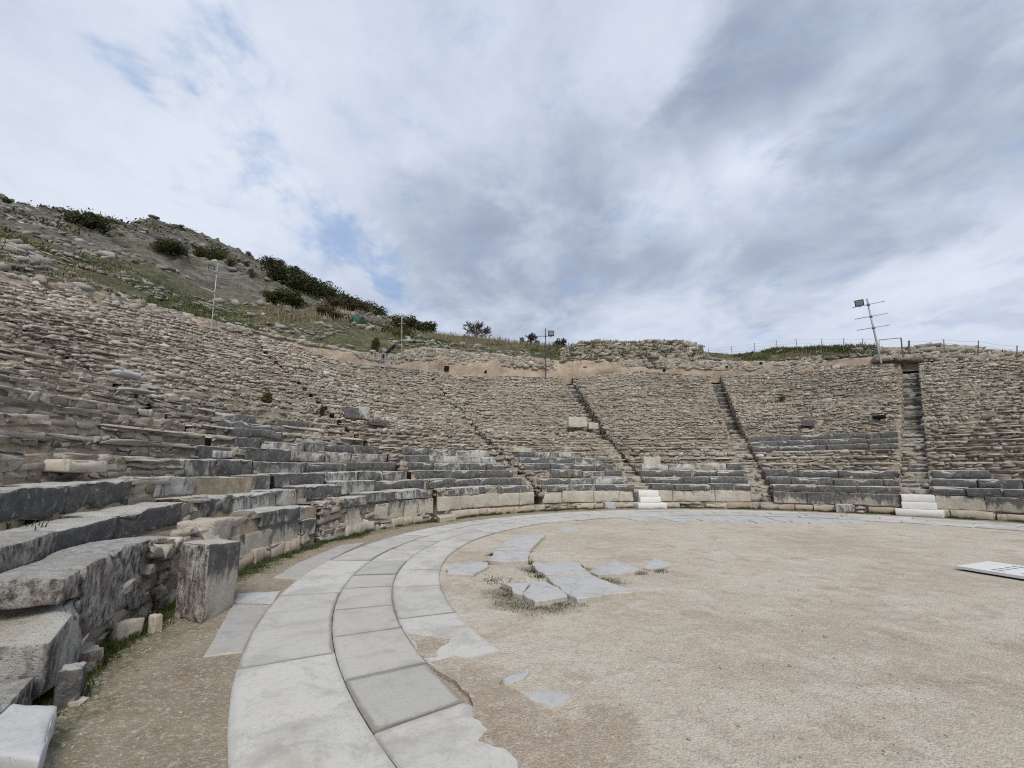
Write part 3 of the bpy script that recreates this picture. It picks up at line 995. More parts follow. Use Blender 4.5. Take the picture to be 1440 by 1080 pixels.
# ------------------------------------------------------------------ staircases
SLAB = {45: 'narrow stone staircase climbing from the far right white steps', 70: 'narrow stone staircase with crumbling brown steps, no white steps at its foot',
        95: 'narrow dark staircase rising above the central white steps', 120: 'narrow rubble choked stairway left of the central white steps', 20: 'narrow stone staircase at photo right edge'}
for s in (20, 45, 70, 95, 120):
    t = empty('staircase', pol(s, R1, 0).tolist())
    setp(t, SLAB[s], 'staircase', 'staircases of the theatre')
    H = Heap()
    for k in range(1, LAST):
        for half in ((0, 1) if k <= NL else (1,)):
            r0 = tier_r(k) + (half if k <= NL else .5) * (tier_r(k + 1) - tier_r(k)) / 2
            r1 = r0 + .64
            drop = .20 + .55 * min(1, max(0, (k - NL) / 3)) - (.45 * max(0, (k - 20) / 5))
            z = float(tier_z(k - 1, s)) * (1 - (half + 1) / 2) + float(tier_z(k, s)) * (half + 1) / 2 - drop
            if k == 1: z = (.25 if half == 0 else .6) if s in (70, 120) else (.74 if half == 0 else .86)
            wdt = .25 if s == 120 else .43
            if s == 120 and rng.random() < .5: continue
            dth = math.degrees(wdt / r0)
            dl = rng.normal(0, .012)
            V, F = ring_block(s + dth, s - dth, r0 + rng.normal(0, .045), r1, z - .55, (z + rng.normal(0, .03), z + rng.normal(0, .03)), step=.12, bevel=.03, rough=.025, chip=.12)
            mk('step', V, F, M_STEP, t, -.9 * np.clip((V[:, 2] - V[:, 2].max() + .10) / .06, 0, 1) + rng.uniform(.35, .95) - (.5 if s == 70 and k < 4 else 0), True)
    for k in range(1, LAST):
        m = 7 if s == 120 else 2
        r = tier_r(k) + rng.uniform(0, .6, m)
        th = s + np.degrees(rng.uniform(-.33, .33, m) * (.5 if s == 120 else 1) / r)
        ang = rng.uniform(0, 6.28, m); w = rng.uniform(.12, .34, m)
        zz = tier_z(k, th) - (.34 if k <= NL else .95 if s != 120 else .22) + rng.uniform(-.1, .12, m)
        H.add(pol(th, r, zz), np.stack([np.cos(ang), np.sin(ang), 0 * ang], -1), np.stack([-np.sin(ang), np.cos(ang), 0 * ang], -1), w, w * .6, w * .8, np.clip(rng.normal(.45, .15, m), 0, 1), .2)
    o = H.build('fallen_rubble', M_RUB, t); o['kind'] = 'stuff'

# modern white steps
for s, lab in ((44.7, 'three clean white steps at the foot of the stairs under the leaning lamp pole'), (94.0, 'three clean white steps at the wall in the middle of the theatre')):
    t = empty('white_steps', pol(s, R1 - .4, 0).tolist())
    setp(t, lab, 'steps', 'new white steps against the front wall')
    for hw, ra, rb, z0, z1, sh in ((.62, R1 - .52, R1 + .10, 0, .23, .04), (.46, R1 - .30, R1 + .2, .234, .47, 0), (.44, R1 - .12, R1 + .3, .474, .72, 0)):
        d = math.degrees(hw / R1)
        V, F = ring_block(s + d + math.degrees(sh / R1), s - d, ra, rb, z0, z1, step=.14, bevel=.012, rough=.002, chip=.006)
        mk('step', V, F, M_NEW, t, 0, False)

# ------------------------------------------------------------------ ground, paved ring
g = []
edges_r = np.concatenate([np.linspace(0, 13, 40), [16, 20, 30, 50, 90, 160, 300]])
nt = 180
V = np.concatenate([pol(np.linspace(0, 360, nt, endpoint=False), r, 0.0) for r in edges_r[1:]] + [np.array([[CX, CY, 0.0]])])
V[:, 2] += np.where(np.hypot(V[:, 0] - CX, V[:, 1] - CY) < 30, .006 * fbm(V * [.5, .5, 0], 3), 0)
V[(np.hypot(V[:, 0] - CX, V[:, 1] - CY) > 14), 2] = -.06
nr = len(edges_r) - 1
F = []
for i in range(nr - 1):
    for j in range(nt):
        k = (j + 1) % nt
        F.append((i * nt + j, i * nt + k, (i + 1) * nt + k, (i + 1) * nt + j)[::-1])
for j in range(nt): F.append((len(V) - 1, j, (j + 1) % nt))
setp(mk('ground', V, F, M_GROUND, origin=(0, 0, 0)), kind='structure')


def lane_slab(ta, tb, r0, r1, zt, jag=0.0, gap=.003, n=None, tgap=None):
    ga = math.degrees((tgap or .008) / ((r0 + r1) / 2)) / 2
    n = n or max(3, int((ta - tb) * PI / 180 * r1 / .12))
    e = math.degrees(.05 / ((r0 + r1) / 2))
    th = np.concatenate([[ta - ga], np.linspace(ta - ga - e, tb + ga + e, n), [tb + ga]])
    n += 2
    js = rng.integers(0, 9999)
    ro, ri = np.full(n, r1 - gap / 2), np.full(n, r0 + gap / 2)
    wob = np.c_[th * 1.3, th * 0, th * 0]
    ri = ri + .003 * np.abs(fbm(wob * 3, js + 1, 3)); ro = ro - .003 * np.abs(fbm(wob * 3, js + 2, 3))
    if jag:
        ri = ri + jag * fbm(np.c_[th * .35, th * 0, th * 0], js)
    tilt = rng.normal(0, .003)
    mid = (ri + ro) / 2
    rows = [pol(th, ri, -.02), pol(th, ri, zt - .007 + tilt), pol(th, ri + .008, zt + tilt), pol(th, ri + .05, zt + tilt), pol(th, mid, zt + tilt * .5), pol(th, ro - .05, zt), pol(th, ro - .008, zt), pol(th, ro, zt - .007), pol(th, ro, -.02)]
    m = len(rows)
    V = np.concatenate(rows)
    D = np.zeros((m, n)); D[[0, 1, 2, 6, 7, 8]] = 1; D[:, [0, -1]] = 1
    LANE_DIRT.append(D.ravel())
    F = []
    for i in range(m - 1):
        for j in range(n - 1):
            F.append((i * n + j, (i + 1) * n + j, (i + 1) * n + j + 1, i * n + j + 1))
    F.append(tuple(i * n for i in range(m))[::-1]); F.append(tuple(i * n + n - 1 for i in range(m)))
    return V, F


LANE_DIRT = []
parts, tones = [], []
RO, RM, RI, RIN = 9.785, 9.045, 8.395, 7.745
t = 300.0
while t > -60:
    w = rng.uniform(8, 13)
    parts.append(lane_slab(t, t - w, RM, RO, .03)); tones.append(rng.uniform(0, 1)); t -= w
INNER_END = theta(on_ground(640, 936))
t = INNER_END
while t > -60:
    w = rng.uniform(7, 12)
    if t - w < 116 and t > 40:
        parts.append(lane_slab(t, t - w, RIN - .1, RI, .026, .10))
    else:
        parts.append(lane_slab(t, t - w, RIN, RI, .028))
    tones.append(rng.uniform(0, 1)); t -= w
# far stretch: middle strip and the worn inner paving
COVER_T = [theta(on_ground(*p)) for p in ((600, 1046), (578, 1020), (545, 949), (520, 893), (510, 858), (516, 829), (527, 811), (546, 791))]
COVER_T[0:1] = []
t = COVER_T[-1]
while t > -60:
    w = rng.uniform(5, 8)
    parts.append(lane_slab(t, t - w, RI, RM, .024)); tones.append(rng.uniform(.2, 1)); t -= w
t = COVER_T[0]
t0 = t
while t < 300:
    w = 8.5 if t > t0 else 10
    parts.append(lane_slab(t + w, t, RI, RM, .026)); tones.append(.4); t += w
V, F = join(parts)
tn = np.concatenate([np.full(len(v), q) + d for (v, f), q, d in zip(parts, tones, LANE_DIRT)])
setp(mk('path', V, F, M_PAVE, None, tn, origin=(CX, CY, 0)), kind='structure')
# soil under the joints, near black to stand in for shade in deep gaps
th = np.linspace(300, -60, 300)
V = np.concatenate([pol(th, RI + .01, .015), pol(th, RO - .02, .015)])
F = [(j, j + 300, j + 301, j + 1) for j in range(299)]
setp(mk('path_bed', V, F, M_BED, origin=(CX, CY, 0)), kind='structure')
# cover slabs of the drain strip, wide dark joints between them
for n, (a, b) in enumerate(zip(COVER_T[:-1], COVER_T[1:])):
    V, F = lane_slab(a, b, RI, RM, .031 + rng.normal(0, .002), gap=.003, tgap=.034)
    setp(mk('cover_slab', V, F, M_COVER, None, rng.uniform(0, 1) + LANE_DIRT[-1]), f'grey drain cover slab with dark joints, {ORD[n + 1]} from the front along the paved ring', 'paving slab', 'drain cover slabs of the paved ring')

# inner worn paving on the far side
for n, (ta, tb, r0, r1) in enumerate(((113, 104, 6.6, 7.62), (104, 95, 6.1, 7.62), (95, 85, 5.9, 7.62), (85, 74, 5.8, 7.62), (74, 63, 6.0, 7.62), (63, 53, 6.4, 7.62))):
    parts = []
    x = ta
    for q in range(3):
        w = (ta - tb) / 3 * rng.uniform(.9, 1.1)
        parts.append(lane_slab(x, x - w, r0 + rng.uniform(-.25, .35), r1, .016, .16, gap=.025)); x -= w
    V, F = join(parts)
    setp(mk('path_fragment', V, F, M_LOOSE, None, rng.uniform(.1, .4)), kind='structure')

# sand drifted over the paving
def drift(px, zt=.034, name='sand_drift'):
    V, F = slab([on_ground(*p) for p in px], .0, zt, .05, .025, .0, True)
    return setp(mk(name, V, F, M_GROUND), kind='structure')


drift([(574, 898), (600, 899), (628, 905), (620, 918), (612, 932), (596, 926), (582, 910)])
drift([(606, 938), (640, 930), (676, 936), (700, 946), (712, 960), (706, 968), (724, 985), (790, 1030), (860, 1120), (760, 1120), (722, 1078), (690, 1058), (680, 1046), (690, 1030), (672, 1012), (655, 990)])
for px in ([(704, 958), (722, 948), (750, 946), (742, 957), (712, 966)], [(730, 972), (768, 968), (806, 984), (780, 1000), (744, 984)]):
    V, F = slab([on_ground(*p) for p in px], -.01, .012, .03, .06)
    setp(mk('path_fragment', V, F, M_LOOSE, None, rim_tone(V, .3, .95)), kind='structure')

# slabs sunk in the soil between wall and ring
for n, (px, lab) in enumerate(([[(285, 925), (345, 918), (383, 852), (328, 851)], 'pinkish grey flat slab sunk in soil right of the standing slab'],
                               [[(329, 849), (384, 850), (394, 833), (334, 836)], 'narrow pale grey flat slab beyond the pinkish slab at the path edge'],
                               [[(385, 814), (425, 817), (468, 786), (515, 764), (480, 768), (420, 793)], 'thin greenish slab strip along the outer path edge further up'])):
    V, F = slab([on_ground(*p) for p in px], -.03, .012 + .006 * n, .012, .1)
    setp(mk('flat_slab', V, F, M_SUNK if n != 1 else M_LOOSE, None, rim_tone(V, .25)), lab, 'stone slab', 'flat slabs between wall and path')

# loose slabs in the orchestra
z2 = lambda L: [(600 + u * .27778, 700 + v * .27778) for u, v in L]
ORCH = [
    ([(100, 398), (105, 372), (140, 340), (308, 338), (318, 352), (240, 402)], .03, M_LOOSE, .2, 'lone blue grey slab nearest the paved ring inside the orchestra'),
    ([(316, 334), (345, 286), (420, 288), (520, 288), (512, 337), (390, 342)], .05, M_LOOSE, .1, 'near half of the cracked blue grey slab beyond a mossy hollow'),
    ([(348, 281), (400, 236), (462, 205), (603, 202), (545, 258), (524, 283)], .05, M_LOOSE, .3, 'far half of the cracked blue grey slab, narrowing to the back'),
    ([(532, 350), (762, 346), (826, 402), (602, 412), (565, 388)], .05, M_LOOSE, .4, 'sand dusted upper half of the large orchestra slab'),
    ([(604, 417), (828, 407), (900, 440), (1055, 500), (900, 518), (757, 540), (716, 519), (645, 462)], .05, M_LOOSE, .15, 'large pale grey slab with a worn hollow, biggest in the orchestra'),
    ([(380, 456), (450, 452), (522, 450), (486, 512), (438, 502), (440, 478)], .045, M_LOOSE, .25, 'small broken slab piece at the left rim of the mossy hollow'),
    ([(530, 450), (604, 450), (660, 480), (708, 520), (604, 547), (537, 551), (490, 514)], .05, M_LOOSE, .0, 'white veined slab piece in the front of the mossy hollow'),
    ([(826, 388), (868, 368), (970, 334), (1030, 360), (1072, 378), (1060, 391), (872, 408)], .04, M_LOOSE, .35, 'half buried pale slab right of the large orchestra slab'),
    ([(1098, 366), (1150, 318), (1192, 330), (1232, 355), (1140, 372)], .03, M_LOOSE, .2, 'small thin slab fragment farthest right of the loose orchestra slabs'),
    ([(657, 160), (700, 145), (790, 153), (770, 168), (690, 170)], .012, M_LOOSE, .5, 'long flat slab patch alone in the sand towards the far ring'),
]
for px, h, mat, tn, lab in ORCH:
    V, F = slab([on_ground(*p) for p in z2(px)], -.05, h * 1.35, .022, .07)
    setp(mk('loose_slab', V, F, mat, None, rim_tone(V, tn)), lab, 'stone slab', 'loose marble slabs in the orchestra')
V, F = slab([on_ground(*p) for p in z2([(530, 322), (560, 304), (735, 300), (930, 300), (965, 330), (880, 360), (840, 380), (770, 352), (640, 362), (540, 352)])], -.03, .054, .05, .1, .0)
setp(mk('sand_drift', V, F, M_GROUND), kind='structure')

# perforated board on the sand
A, B = on_ground(1345, 802), on_ground(1377, 793)
L = on_ground(1440, 817.5)
u = (L - A)[:2]; u /= np.linalg.norm(u)
v = np.array([-u[1], u[0]])
v = v if v @ (B - A)[:2] > 0 else -v
dpt = float((B - A)[:2] @ v)
t = empty('perforated_board', (A[0], A[1], 0))
setp(t, 'flat white board with rows of dark slots lying on the sand', 'board')
u3, v3 = np.append(u, 0), np.append(v, 0)
LEN = 2.3
V, F = plain_box(A + u3 * LEN / 2 + v3 * dpt / 2 + [0, 0, .05], LEN / 2, dpt / 2, .02, u3, v3)
mk('board_plate', V, F, M_PLASTIC, t)
V, F = plain_box(A + u3 * LEN / 2 + v3 * dpt / 2 + [0, 0, .015], LEN / 2 - .06, dpt / 2 - .06, .014, u3, v3)
mk('board_underframe', V, F, M_HOLE, t)
for i in range(6):
    for j in range(4):
        c = A + u3 * (.42 + i * .33) + v3 * dpt * (.2 + j * .2) + [0, 0, .0712]
        V, F = plain_box(c, .075, .02, .001, u3, v3)
        mk('slot', V, F, M_HOLE, t)  # thin dark plate on the board, coloured as the shade inside a slot

# ------------------------------------------------------------------ back wall above the top tier
_bt = [(x, y) for x, y in ((1900, 548), (1660, 522), (1440, 503), (1340, 497), (1250, 500), (1200, 502), (1100, 508), (1000, 508), (960, 505), (900, 504), (800, 507), (720, 500), (640, 492), (600, 489), (572, 492), (560, 500), (500, 494),
                          (430, 480), (330, 458), (250, 439), (150, 413), (0, 383), (-150, 352), (-330, 320))]
RB = RR + .75
_b = sorted((theta(on_ring(x, y, RB)), on_ring(x, y, RB)[2]) for x, y in _bt)
BT, BZ = np.array([q[0] for q in _b]), np.array([q[1] for q in _b])


def back_z(th): return np.maximum(np.interp(th, BT, BZ), rim_z(th) + .15)


tw = empty('back_wall', pol(110, RB, float(rim_z(110))).tolist())
setp(tw, 'crumbling tan earth and rubble wall running along the top of the seats', 'stone wall')
th = np.linspace(222, -5, 420)
rows = []
for f in np.linspace(0, 1, 9):
    z = rim_z(th) - .4 + (back_z(th) - rim_z(th) + .4) * f
    p = pol(th, RB, z)
    rr = RB - .06 + .16 * f + .16 * fbm(p * [.8, .8, 1.6], 60, 4)
    p = pol(th, rr, z + (.10 * fbm(p * 1.1, 61, 3) if f > .9 else 0))
    rows.append(p)
rows.append(pol(th, RB + 1.2, back_z(th) - .1))
n = len(th)
V = np.concatenate(rows)
q = np.arange(n - 1)
F = np.concatenate([np.stack([i * n + q, i * n + n + q, i * n + n + q + 1, i * n + q + 1], -1) for i in range(len(rows) - 1)])
mk('earth_face', V, F, M_BAND, tw, None, True)
H = Heap()
for c in range(9):
    m = 900
    th = rng.uniform(0, 215, m)
    f = rng.uniform(0, 1, m) ** .6
    lo = np.where((th > 62) & (th < 150), .45, .0)
    f = lo + (1 - lo) * f
    keep = (fbm(np.c_[th * .12, f * 1.5, 0 * f], 21) > -.35)
    th, f = th[keep], f[keep]; m = len(th)
    z = rim_z(th) + (back_z(th) - rim_z(th)) * f
    t2 = np.radians(th)
    w = np.clip(np.exp(rng.normal(-1.45, .45, m)), .1, .6)
    H.add(pol(th, RB + .03 + .14 * f, z), np.stack([np.sin(t2), -np.cos(t2), 0 * t2], -1), np.stack([-np.cos(t2), -np.sin(t2), 0 * t2], -1), w, w * rng.uniform(.4, .7, m), .25, np.clip(.55 + rng.normal(0, .18, m), 0, 1))
o = H.build('wall_rubble', M_RUB, tw); o['kind'] = 'stuff'
# near-black boxes set into the wall stand in for the shade of square holes
for x, y, s in ((628, 518, .28), (682, 523, .2), (934, 521, .16), (1022, 516, .12), (1070, 511, .14)):
    c = on_ring(x, y, RB + .05); s *= .55
    a = math.radians(theta(c))
    V, F = plain_box(c, s, .12, s, (math.sin(a), -math.cos(a), 0), (math.cos(a), math.sin(a), 0))
    mk('wall_hole_shade', V, F, M_BED, tw)

# ------------------------------------------------------------------ hill and banks behind
SKY = [(-700, 300, 60), (-400, 288, 60), (-200, 280, 62), (0, 284, 66), (50, 296, 68), (100, 303, 72), (150, 311, 76), (180, 316, 80), (205, 311, 82), (250, 322, 84), (300, 341, 84), (330, 352, 82), (365, 368, 80), (392, 374, 76),
       (420, 392, 74), (460, 410, 70), (500, 428, 64), (540, 444, 58), (575, 462, 52), (610, 470, 46), (650, 474, 43), (700, 479, 41), (740, 483, 40), (780, 487, 39), (800, 486, 38), (820, 482, 37), (860, 481, 37), (920, 481, 36), (965, 483, 35.5), (985, 495, 35),
       (1040, 497, 34), (1100, 492, 33), (1150, 489, 32), (1215, 487, 31), (1260, 491, 30), (1300, 488, 29), (1345, 489, 28), (1380, 494, 27), (1420, 498, 26), (1440, 506, 25.6), (1660, 520, 25), (1900, 545, 25)]
TER = [(-700, 330, 5), (-400, 330, 5), (-200, 328, 6), (0, 335, 8), (100, 357, 9), (200, 390, 9), (250, 418, 9), (300, 440, 9), (420, 447, 8), (500, 458, 7), (560, 474, 6), (620, 480, 6), (700, 485, 6), (790, 492, 4), (830, 492, 3), (960, 493, 3), (1000, 500, 2.5),
       (1215, 492, 1.2), (1345, 494, 1.2), (1440, 504, .8), (1900, 546, .8)]
cx = np.arange(-700, 1901, 4.0)
sky_y = np.interp(cx, [q[0] for q in SKY], [q[1] for q in SKY]); sky_d = np.interp(cx, [q[0] for q in SKY], [q[2] for q in SKY])
ter_y = np.interp(cx, [q[0] for q in TER], [q[1] for q in TER]); ter_d = np.interp(cx, [q[0] for q in TER], [q[2] for q in TER])
top_y = np.interp(-cx, [-q[0] for q in _bt], [q[1] for q in _bt])
R0 = np.array([on_ring(x, y, RB + .35) for x, y in zip(cx, top_y)])
d0 = np.hypot(R0[:, 0], R0[:, 1])
Rm = R0.copy(); Rm[:, 2] -= .5
RT = np.array([at_dist(x, y, a + b) for x, y, a, b in zip(cx, ter_y, d0, ter_d)])
RS = np.array([at_dist(x, y, max(d, a + b + .6)) for x, y, d, a, b in zip(cx, sky_y, sky_d, d0, ter_d)])
RBK = np.array([at_dist(x, y, max(d, a) * 1.35 + 4) for x, y, d, a in zip(cx, sky_y, sky_d, d0)]); RBK[:, 2] = RS[:, 2] - 6
rows, rk = [Rm], [np.zeros(len(cx))]
def smoother(f): return f
for f in np.linspace(0, 1, 22): rows.append(R0 + (RT - R0) * f); rk.append(np.full(len(cx), .0 + .12 * f))
for f in np.linspace(0, 1, 130)[1:]:
    rows.append(RT + (RS - RT) * f); rk.append(np.clip(.25 + f * 2, 0, 1) * np.clip((600 - cx) / 90, 0, 1))
for f in np.linspace(0, 1, 10)[1:]: rows.append(RS + (RBK - RS) * f - np.array([0, 0, 0])); rk.append(np.clip((600 - cx) / 90, 0, 1))
G = np.array(rows); K = np.array(rk)
nrow, ncol = K.shape
wt = np.ones((nrow, 1)); wt[0] = 0; wt[1] = .25
dist = np.hypot(G[..., 0], G[..., 1])
amp = np.clip((dist - 14) / 60, .05, .9) * wt
rid = 1 - np.abs(fbm(G * [.16, .16, .32], 31, 5))
rid2 = 1 - np.abs(fbm(G * [.45, .45, 1.1], 35, 5))
G[..., 2] += amp * (1.5 * (rid - .62) * K + 1.3 * (rid2 - .7) * K + .30 * fbm(G * .55, 33, 4))
sh = amp * K * 1.4 * fbm(G * [.2, .2, .7], 37, 4)
G[..., 0] += sh * .6; G[..., 1] += -sh * .4
q = np.arange(ncol - 1)
F = np.concatenate([np.stack([i * ncol + q, (i + 1) * ncol + q, (i + 1) * ncol + q + 1, i * ncol + q + 1], -1)[:, ::-1] for i in range(nrow - 1)])
setp(mk('hill', G.reshape(-1, 3), F, M_TERR, None, K.ravel(), True, origin=(0, 40, 0)), kind='structure')


def hill_at(px, py):
    """point of the hill seen at a pixel"""
    j = int(np.clip(np.searchsorted(cx, px), 1, ncol - 1))
    colm = G[1:152, j]
    d = colm - [0, 0, EYE]
    dep = d[:, 1] * cp + d[:, 2] * sp
    ys = 540 - FPX * (-d[:, 1] * sp + d[:, 2] * cp) / dep
    i = int(np.argmin(np.abs(ys - py)))
    return colm[i].copy()


# rocks strewn over terraces and hill
H = Heap(2)
i = rng.integers(1, 23, 5200); j = rng.integers(40, ncol - 2, 5200)
P = G[i, j] + rng.normal(0, .12, (5200, 3)) * [1, 1, .1]
keep = (P[:, 0] < 60) & (fbm(P * [.35, .35, 1.1], 71, 3) > .02)
P = P[keep]; m = len(P)
w = np.clip(np.exp(rng.normal(-1.5, .5, m)), .08, .7)
ang = rng.normal(0, .5, m)
H.add(P, np.stack([np.cos(ang), np.sin(ang), 0 * ang], -1), np.stack([np.sin(ang), -np.cos(ang), 0 * ang], -1), w, w * rng.uniform(.3, .6, m), w * .8, np.clip(.5 + rng.normal(0, .2, m), 0, 1), .2)
i = rng.integers(23, 152, 9000); j = rng.integers(40, 330, 9000)
P = G[i, j]; m = len(P)
keep = (fbm(P * [.12, .12, .3], 73, 3) > -.1); P = P[keep]; m = len(P)
w = np.clip(np.exp(rng.normal(-1.4, .5, m)), .12, .8)
ang = rng.normal(.3, .5, m)
H.add(P, np.stack([np.cos(ang), np.sin(ang), 0 * ang], -1), np.stack([np.sin(ang), -np.cos(ang), 0 * ang], -1), w, w * rng.uniform(.3, .75, m), w * .9, np.clip(.42 + rng.normal(0, .18, m), 0, 1), .25)
M_HROCK = mat_rubble('grey hill limestone', True)
o = H.build('hillside_rocks', M_HROCK)
setp(o, kind='stuff')

# ruined rubble mound on the rim, and rubble crest right of the gate
MOUND = []


def rubble_bank(name, x0, x1, ytop, ybot, dist, label, n=1500, seed=1):
    r = np.random.default_rng(seed)
    x = r.uniform(x0, x1, n); f = r.uniform(0, 1, n)
    yt = np.interp(x, [q[0] for q in ytop], [q[1] for q in ytop])
    yb = np.interp(x, [q[0] for q in ybot], [q[1] for q in ybot])
    P = np.array([on_ring(a, b + (c - b) * g, dist + 1.4 * g + r.normal(0, .1)) for a, b, c, g in zip(x, yb, yt, f)])
    t = empty(name, P.min(0).tolist())
    t.location = (P[:, 0].mean(), P[:, 1].mean(), P[:, 2].min())
    setp(t, label, 'rubble wall')
    H = Heap()
    w = np.clip(np.exp(r.normal(-1.2, .45, n)), .12, .8)
    u = P[-1] - P[0]; ang = np.full(n, math.atan2(P[x.argmax()][1] - P[x.argmin()][1], P[x.argmax()][0] - P[x.argmin()][0])) + r.normal(0, .3, n)
    H.add(P, np.stack([np.cos(ang), np.sin(ang), 0 * ang], -1), np.stack([np.sin(ang), -np.cos(ang), 0 * ang], -1), w, w * r.uniform(.35, .6, n), w * .9, np.clip(.42 + r.normal(0, .2, n), 0, 1), .15)
    o = H.build('wall_rubble', M_RUB, t); o['kind'] = 'stuff'
    MOUND.append(P[(r.random(n) < .8)])
    xs = np.linspace(x0, x1, 60)
    rows = []
    for g in np.linspace(0, 1, 8):
        yt = np.interp(xs, [q[0] for q in ytop], [q[1] for q in ytop]); yb = np.interp(xs, [q[0] for q in ybot], [q[1] for q in ybot])
        p = np.array([on_ring(a, b + (c - b) * g + .8, dist + .12 + 1.4 * g) for a, b, c in zip(xs, yb, yt)])
        p += .12 * np.stack([fbm(p * 1.2, s + 300, 3) for s in range(3)], -1)
        rows.append(p)
    p = rows[-1].copy(); p[:, 1] += 1.2; p[:, 2] -= .1; rows.append(p)
    p = p.copy(); p[:, 1] += .6; p[:, 2] -= 1.4; rows.append(p)
    n = 60; q = np.arange(n - 1)
    F = np.concatenate([np.stack([i * n + q, i * n + n + q, i * n + n + q + 1, i * n + q + 1], -1) for i in range(len(rows) - 1)])
    mk('earth_core', np.concatenate(rows), F, M_TERR, t, .15, True)
    return t


rubble_bank('rubble_mound', 790, 992, [(790, 492), (808, 484), (830, 480), (880, 482), (930, 480), (968, 482), (985, 490), (992, 497)], [(790, 508), (900, 504), (992, 507)], RB + .3, 'low ruined mound of stacked rubble on the rim right of upright lamp pole', 1300, 5)
rubble_bank('rubble_mound', 1236, 1438, [(1236, 493), (1280, 489), (1310, 487), (1345, 488), (1380, 493), (1425, 497), (1438, 502)], [(1236, 507), (1438, 509)], RB - .15, 'uneven rubble crest on the rim right of the leaning lamp pole', 1200, 6)

# ------------------------------------------------------------------ grass
def blades(name, P, h, mat, parent=None, wd=.012, lean=.35, tone=None, per=5, spread=.06):
    n = len(P)
    P = np.repeat(P, per, 0); h = np.repeat(np.broadcast_to(h, (n,)), per) * rng.uniform(.5, 1.15, n * per)
    m = len(P)
    P = P + np.c_[rng.normal(0, spread, (m, 2)), np.full(m, -.01)]
    a = rng.uniform(0, 2 * PI, m); b = rng.uniform(0, 2 * PI, m)
    wd = np.broadcast_to(wd, (m,))
    D = np.stack([np.cos(a), np.sin(a), 0 * a], -1) * wd[:, None]
    Ln = np.stack([np.cos(b), np.sin(b), 0 * b], -1) * (h * rng.uniform(.1, 1, m) * lean)[:, None]
    mid = P + Ln * .4 + np.c_[np.zeros((m, 2)), h * .6]
    tip = P + Ln + np.c_[np.zeros((m, 2)), h]
    V = np.stack([P - D, P + D, mid + D * .6, tip, mid - D * .6], 1)
    F = (np.array([[0, 1, 2, 4]])[None] + (np.arange(m) * 5)[:, None, None]).reshape(-1, 4)
    F2 = (np.array([[4, 2, 3, 3]])[None] + (np.arange(m) * 5)[:, None, None]).reshape(-1, 4)
    tn = np.repeat(np.clip(rng.normal(.5, .22, m), 0, 1), 5)
    faces = F.tolist() + [f[:3] for f in F2.tolist()]
    o = mk(name, V.reshape(-1, 3), faces, mat, parent, tn)
    return setp(o, kind='stuff')


# moss and short grass along the wall foot
m = 15000
th = rng.uniform(25, 186, m)
lim = 10.72 - .28 * (fbm(np.c_[th * .22, 0 * th, 0 * th], 91, 3)) - .12 * np.clip((th - 160) / 20, 0, 1)
r = 10.98 - np.abs(rng.normal(0, .5, m)) * (11.0 - lim)
keep = fbm(np.c_[th * .5, r * 2, 0 * th], 93, 3) > -.25
P = pol(th[keep], r[keep], 0.0)
blades('moss_strip', P, .03, M_MOSS, None, .007, .5, per=7, spread=.035)
th2 = rng.uniform(182, 211, 5200); r2 = 10.97 - np.abs(rng.normal(0, 1, 5200)) * np.interp(th2, [182, 195, 200], [.17, .14, .07])
blades('wall_foot_grass', pol(th2, r2, 0.0), .028, M_MOSS, None, .006, .6, per=8, spread=.03)
tc = rng.uniform(26, 208, 150); rc = 10.93 - np.abs(rng.normal(0, .1, 150))
P = np.repeat(pol(tc, rc, 0.0), 14, 0) + rng.normal(0, .05, (2100, 3)) * [1, 1, 0]
blades('weed_tufts', P, .085, M_GRASS, None, .006, 1.0, per=5, spread=.025)
# grass round the loose orchestra slabs
pts = []
for (u0, v0, s) in ((330, 420, 40), (400, 500, 40), (440, 545, 60), (520, 570, 60), (640, 560, 55), (700, 545, 40), (540, 330, 20), (548, 375, 25), (580, 400, 20), (640, 470, 14), (860, 412, 25), (920, 430, 35), (1080, 385, 25), (1180, 372, 25), (310, 330, 10), (330, 290, 12), (480, 440, 45), (420, 470, 30)):
    for q in range(46):
        x, y = z2([(u0 + rng.normal(0, s), v0 + rng.normal(0, s * .25))])[0]
        pts.append(on_ground(x, y))
blades('orchestra_grass', np.array(pts), .03, M_MOSS, None, .006, .8, per=7, spread=.04)
# tufts on the lower ledges
m = 700
k = rng.integers(2, 12, m); th = rng.uniform(46, 210, m)
P = np.array([pol(t, tier_r(q) + rng.uniform(.35, .6), float(tier_z(q, t)) - .02) for q, t in zip(k, th)])
P = P[fbm(P * .6, 77, 2) > .1]
blades('ledge_grass', P, .09, M_GRASS, None, .009, .6, per=9, spread=.09)
# banks behind: green and dry grass
i = rng.integers(1, 27, 8000); j = rng.integers(80, ncol - 2, 8000)
P = G[i, j] + rng.normal(0, .15, (8000, 3)) * [1, 1, 0]
gk = fbm(P * .3, 55, 3)
far = np.hypot(P[:, 0], P[:, 1])
blades('bank_grass', P[gk > -.05], .17, M_GRASS, None, .03, .7, per=7, spread=.22)
blades('bank_dry_grass', P[gk < -.34], .2, M_DRY, None, .022, .6, per=6, spread=.2)
pts = []
for q in range(520):
    x = rng.uniform(565, 790); y = np.interp(x, [a[0] for a in SKY], [a[1] for a in SKY]) + rng.uniform(0, 8)
    pts.append(hill_at(x, y))
blades('skyline_dry_grass', np.array(pts), .45, M_DRY, None, .022, .4, per=7, spread=.3)
pts = []
for q in range(260):
    x = rng.normal(440, 40); y = rng.normal(442, 7)
    pts.append(hill_at(x, y))
blades('slope_dry_grass', np.array(pts), .55, M_DRY, None, .03, .5, per=7, spread=.35)
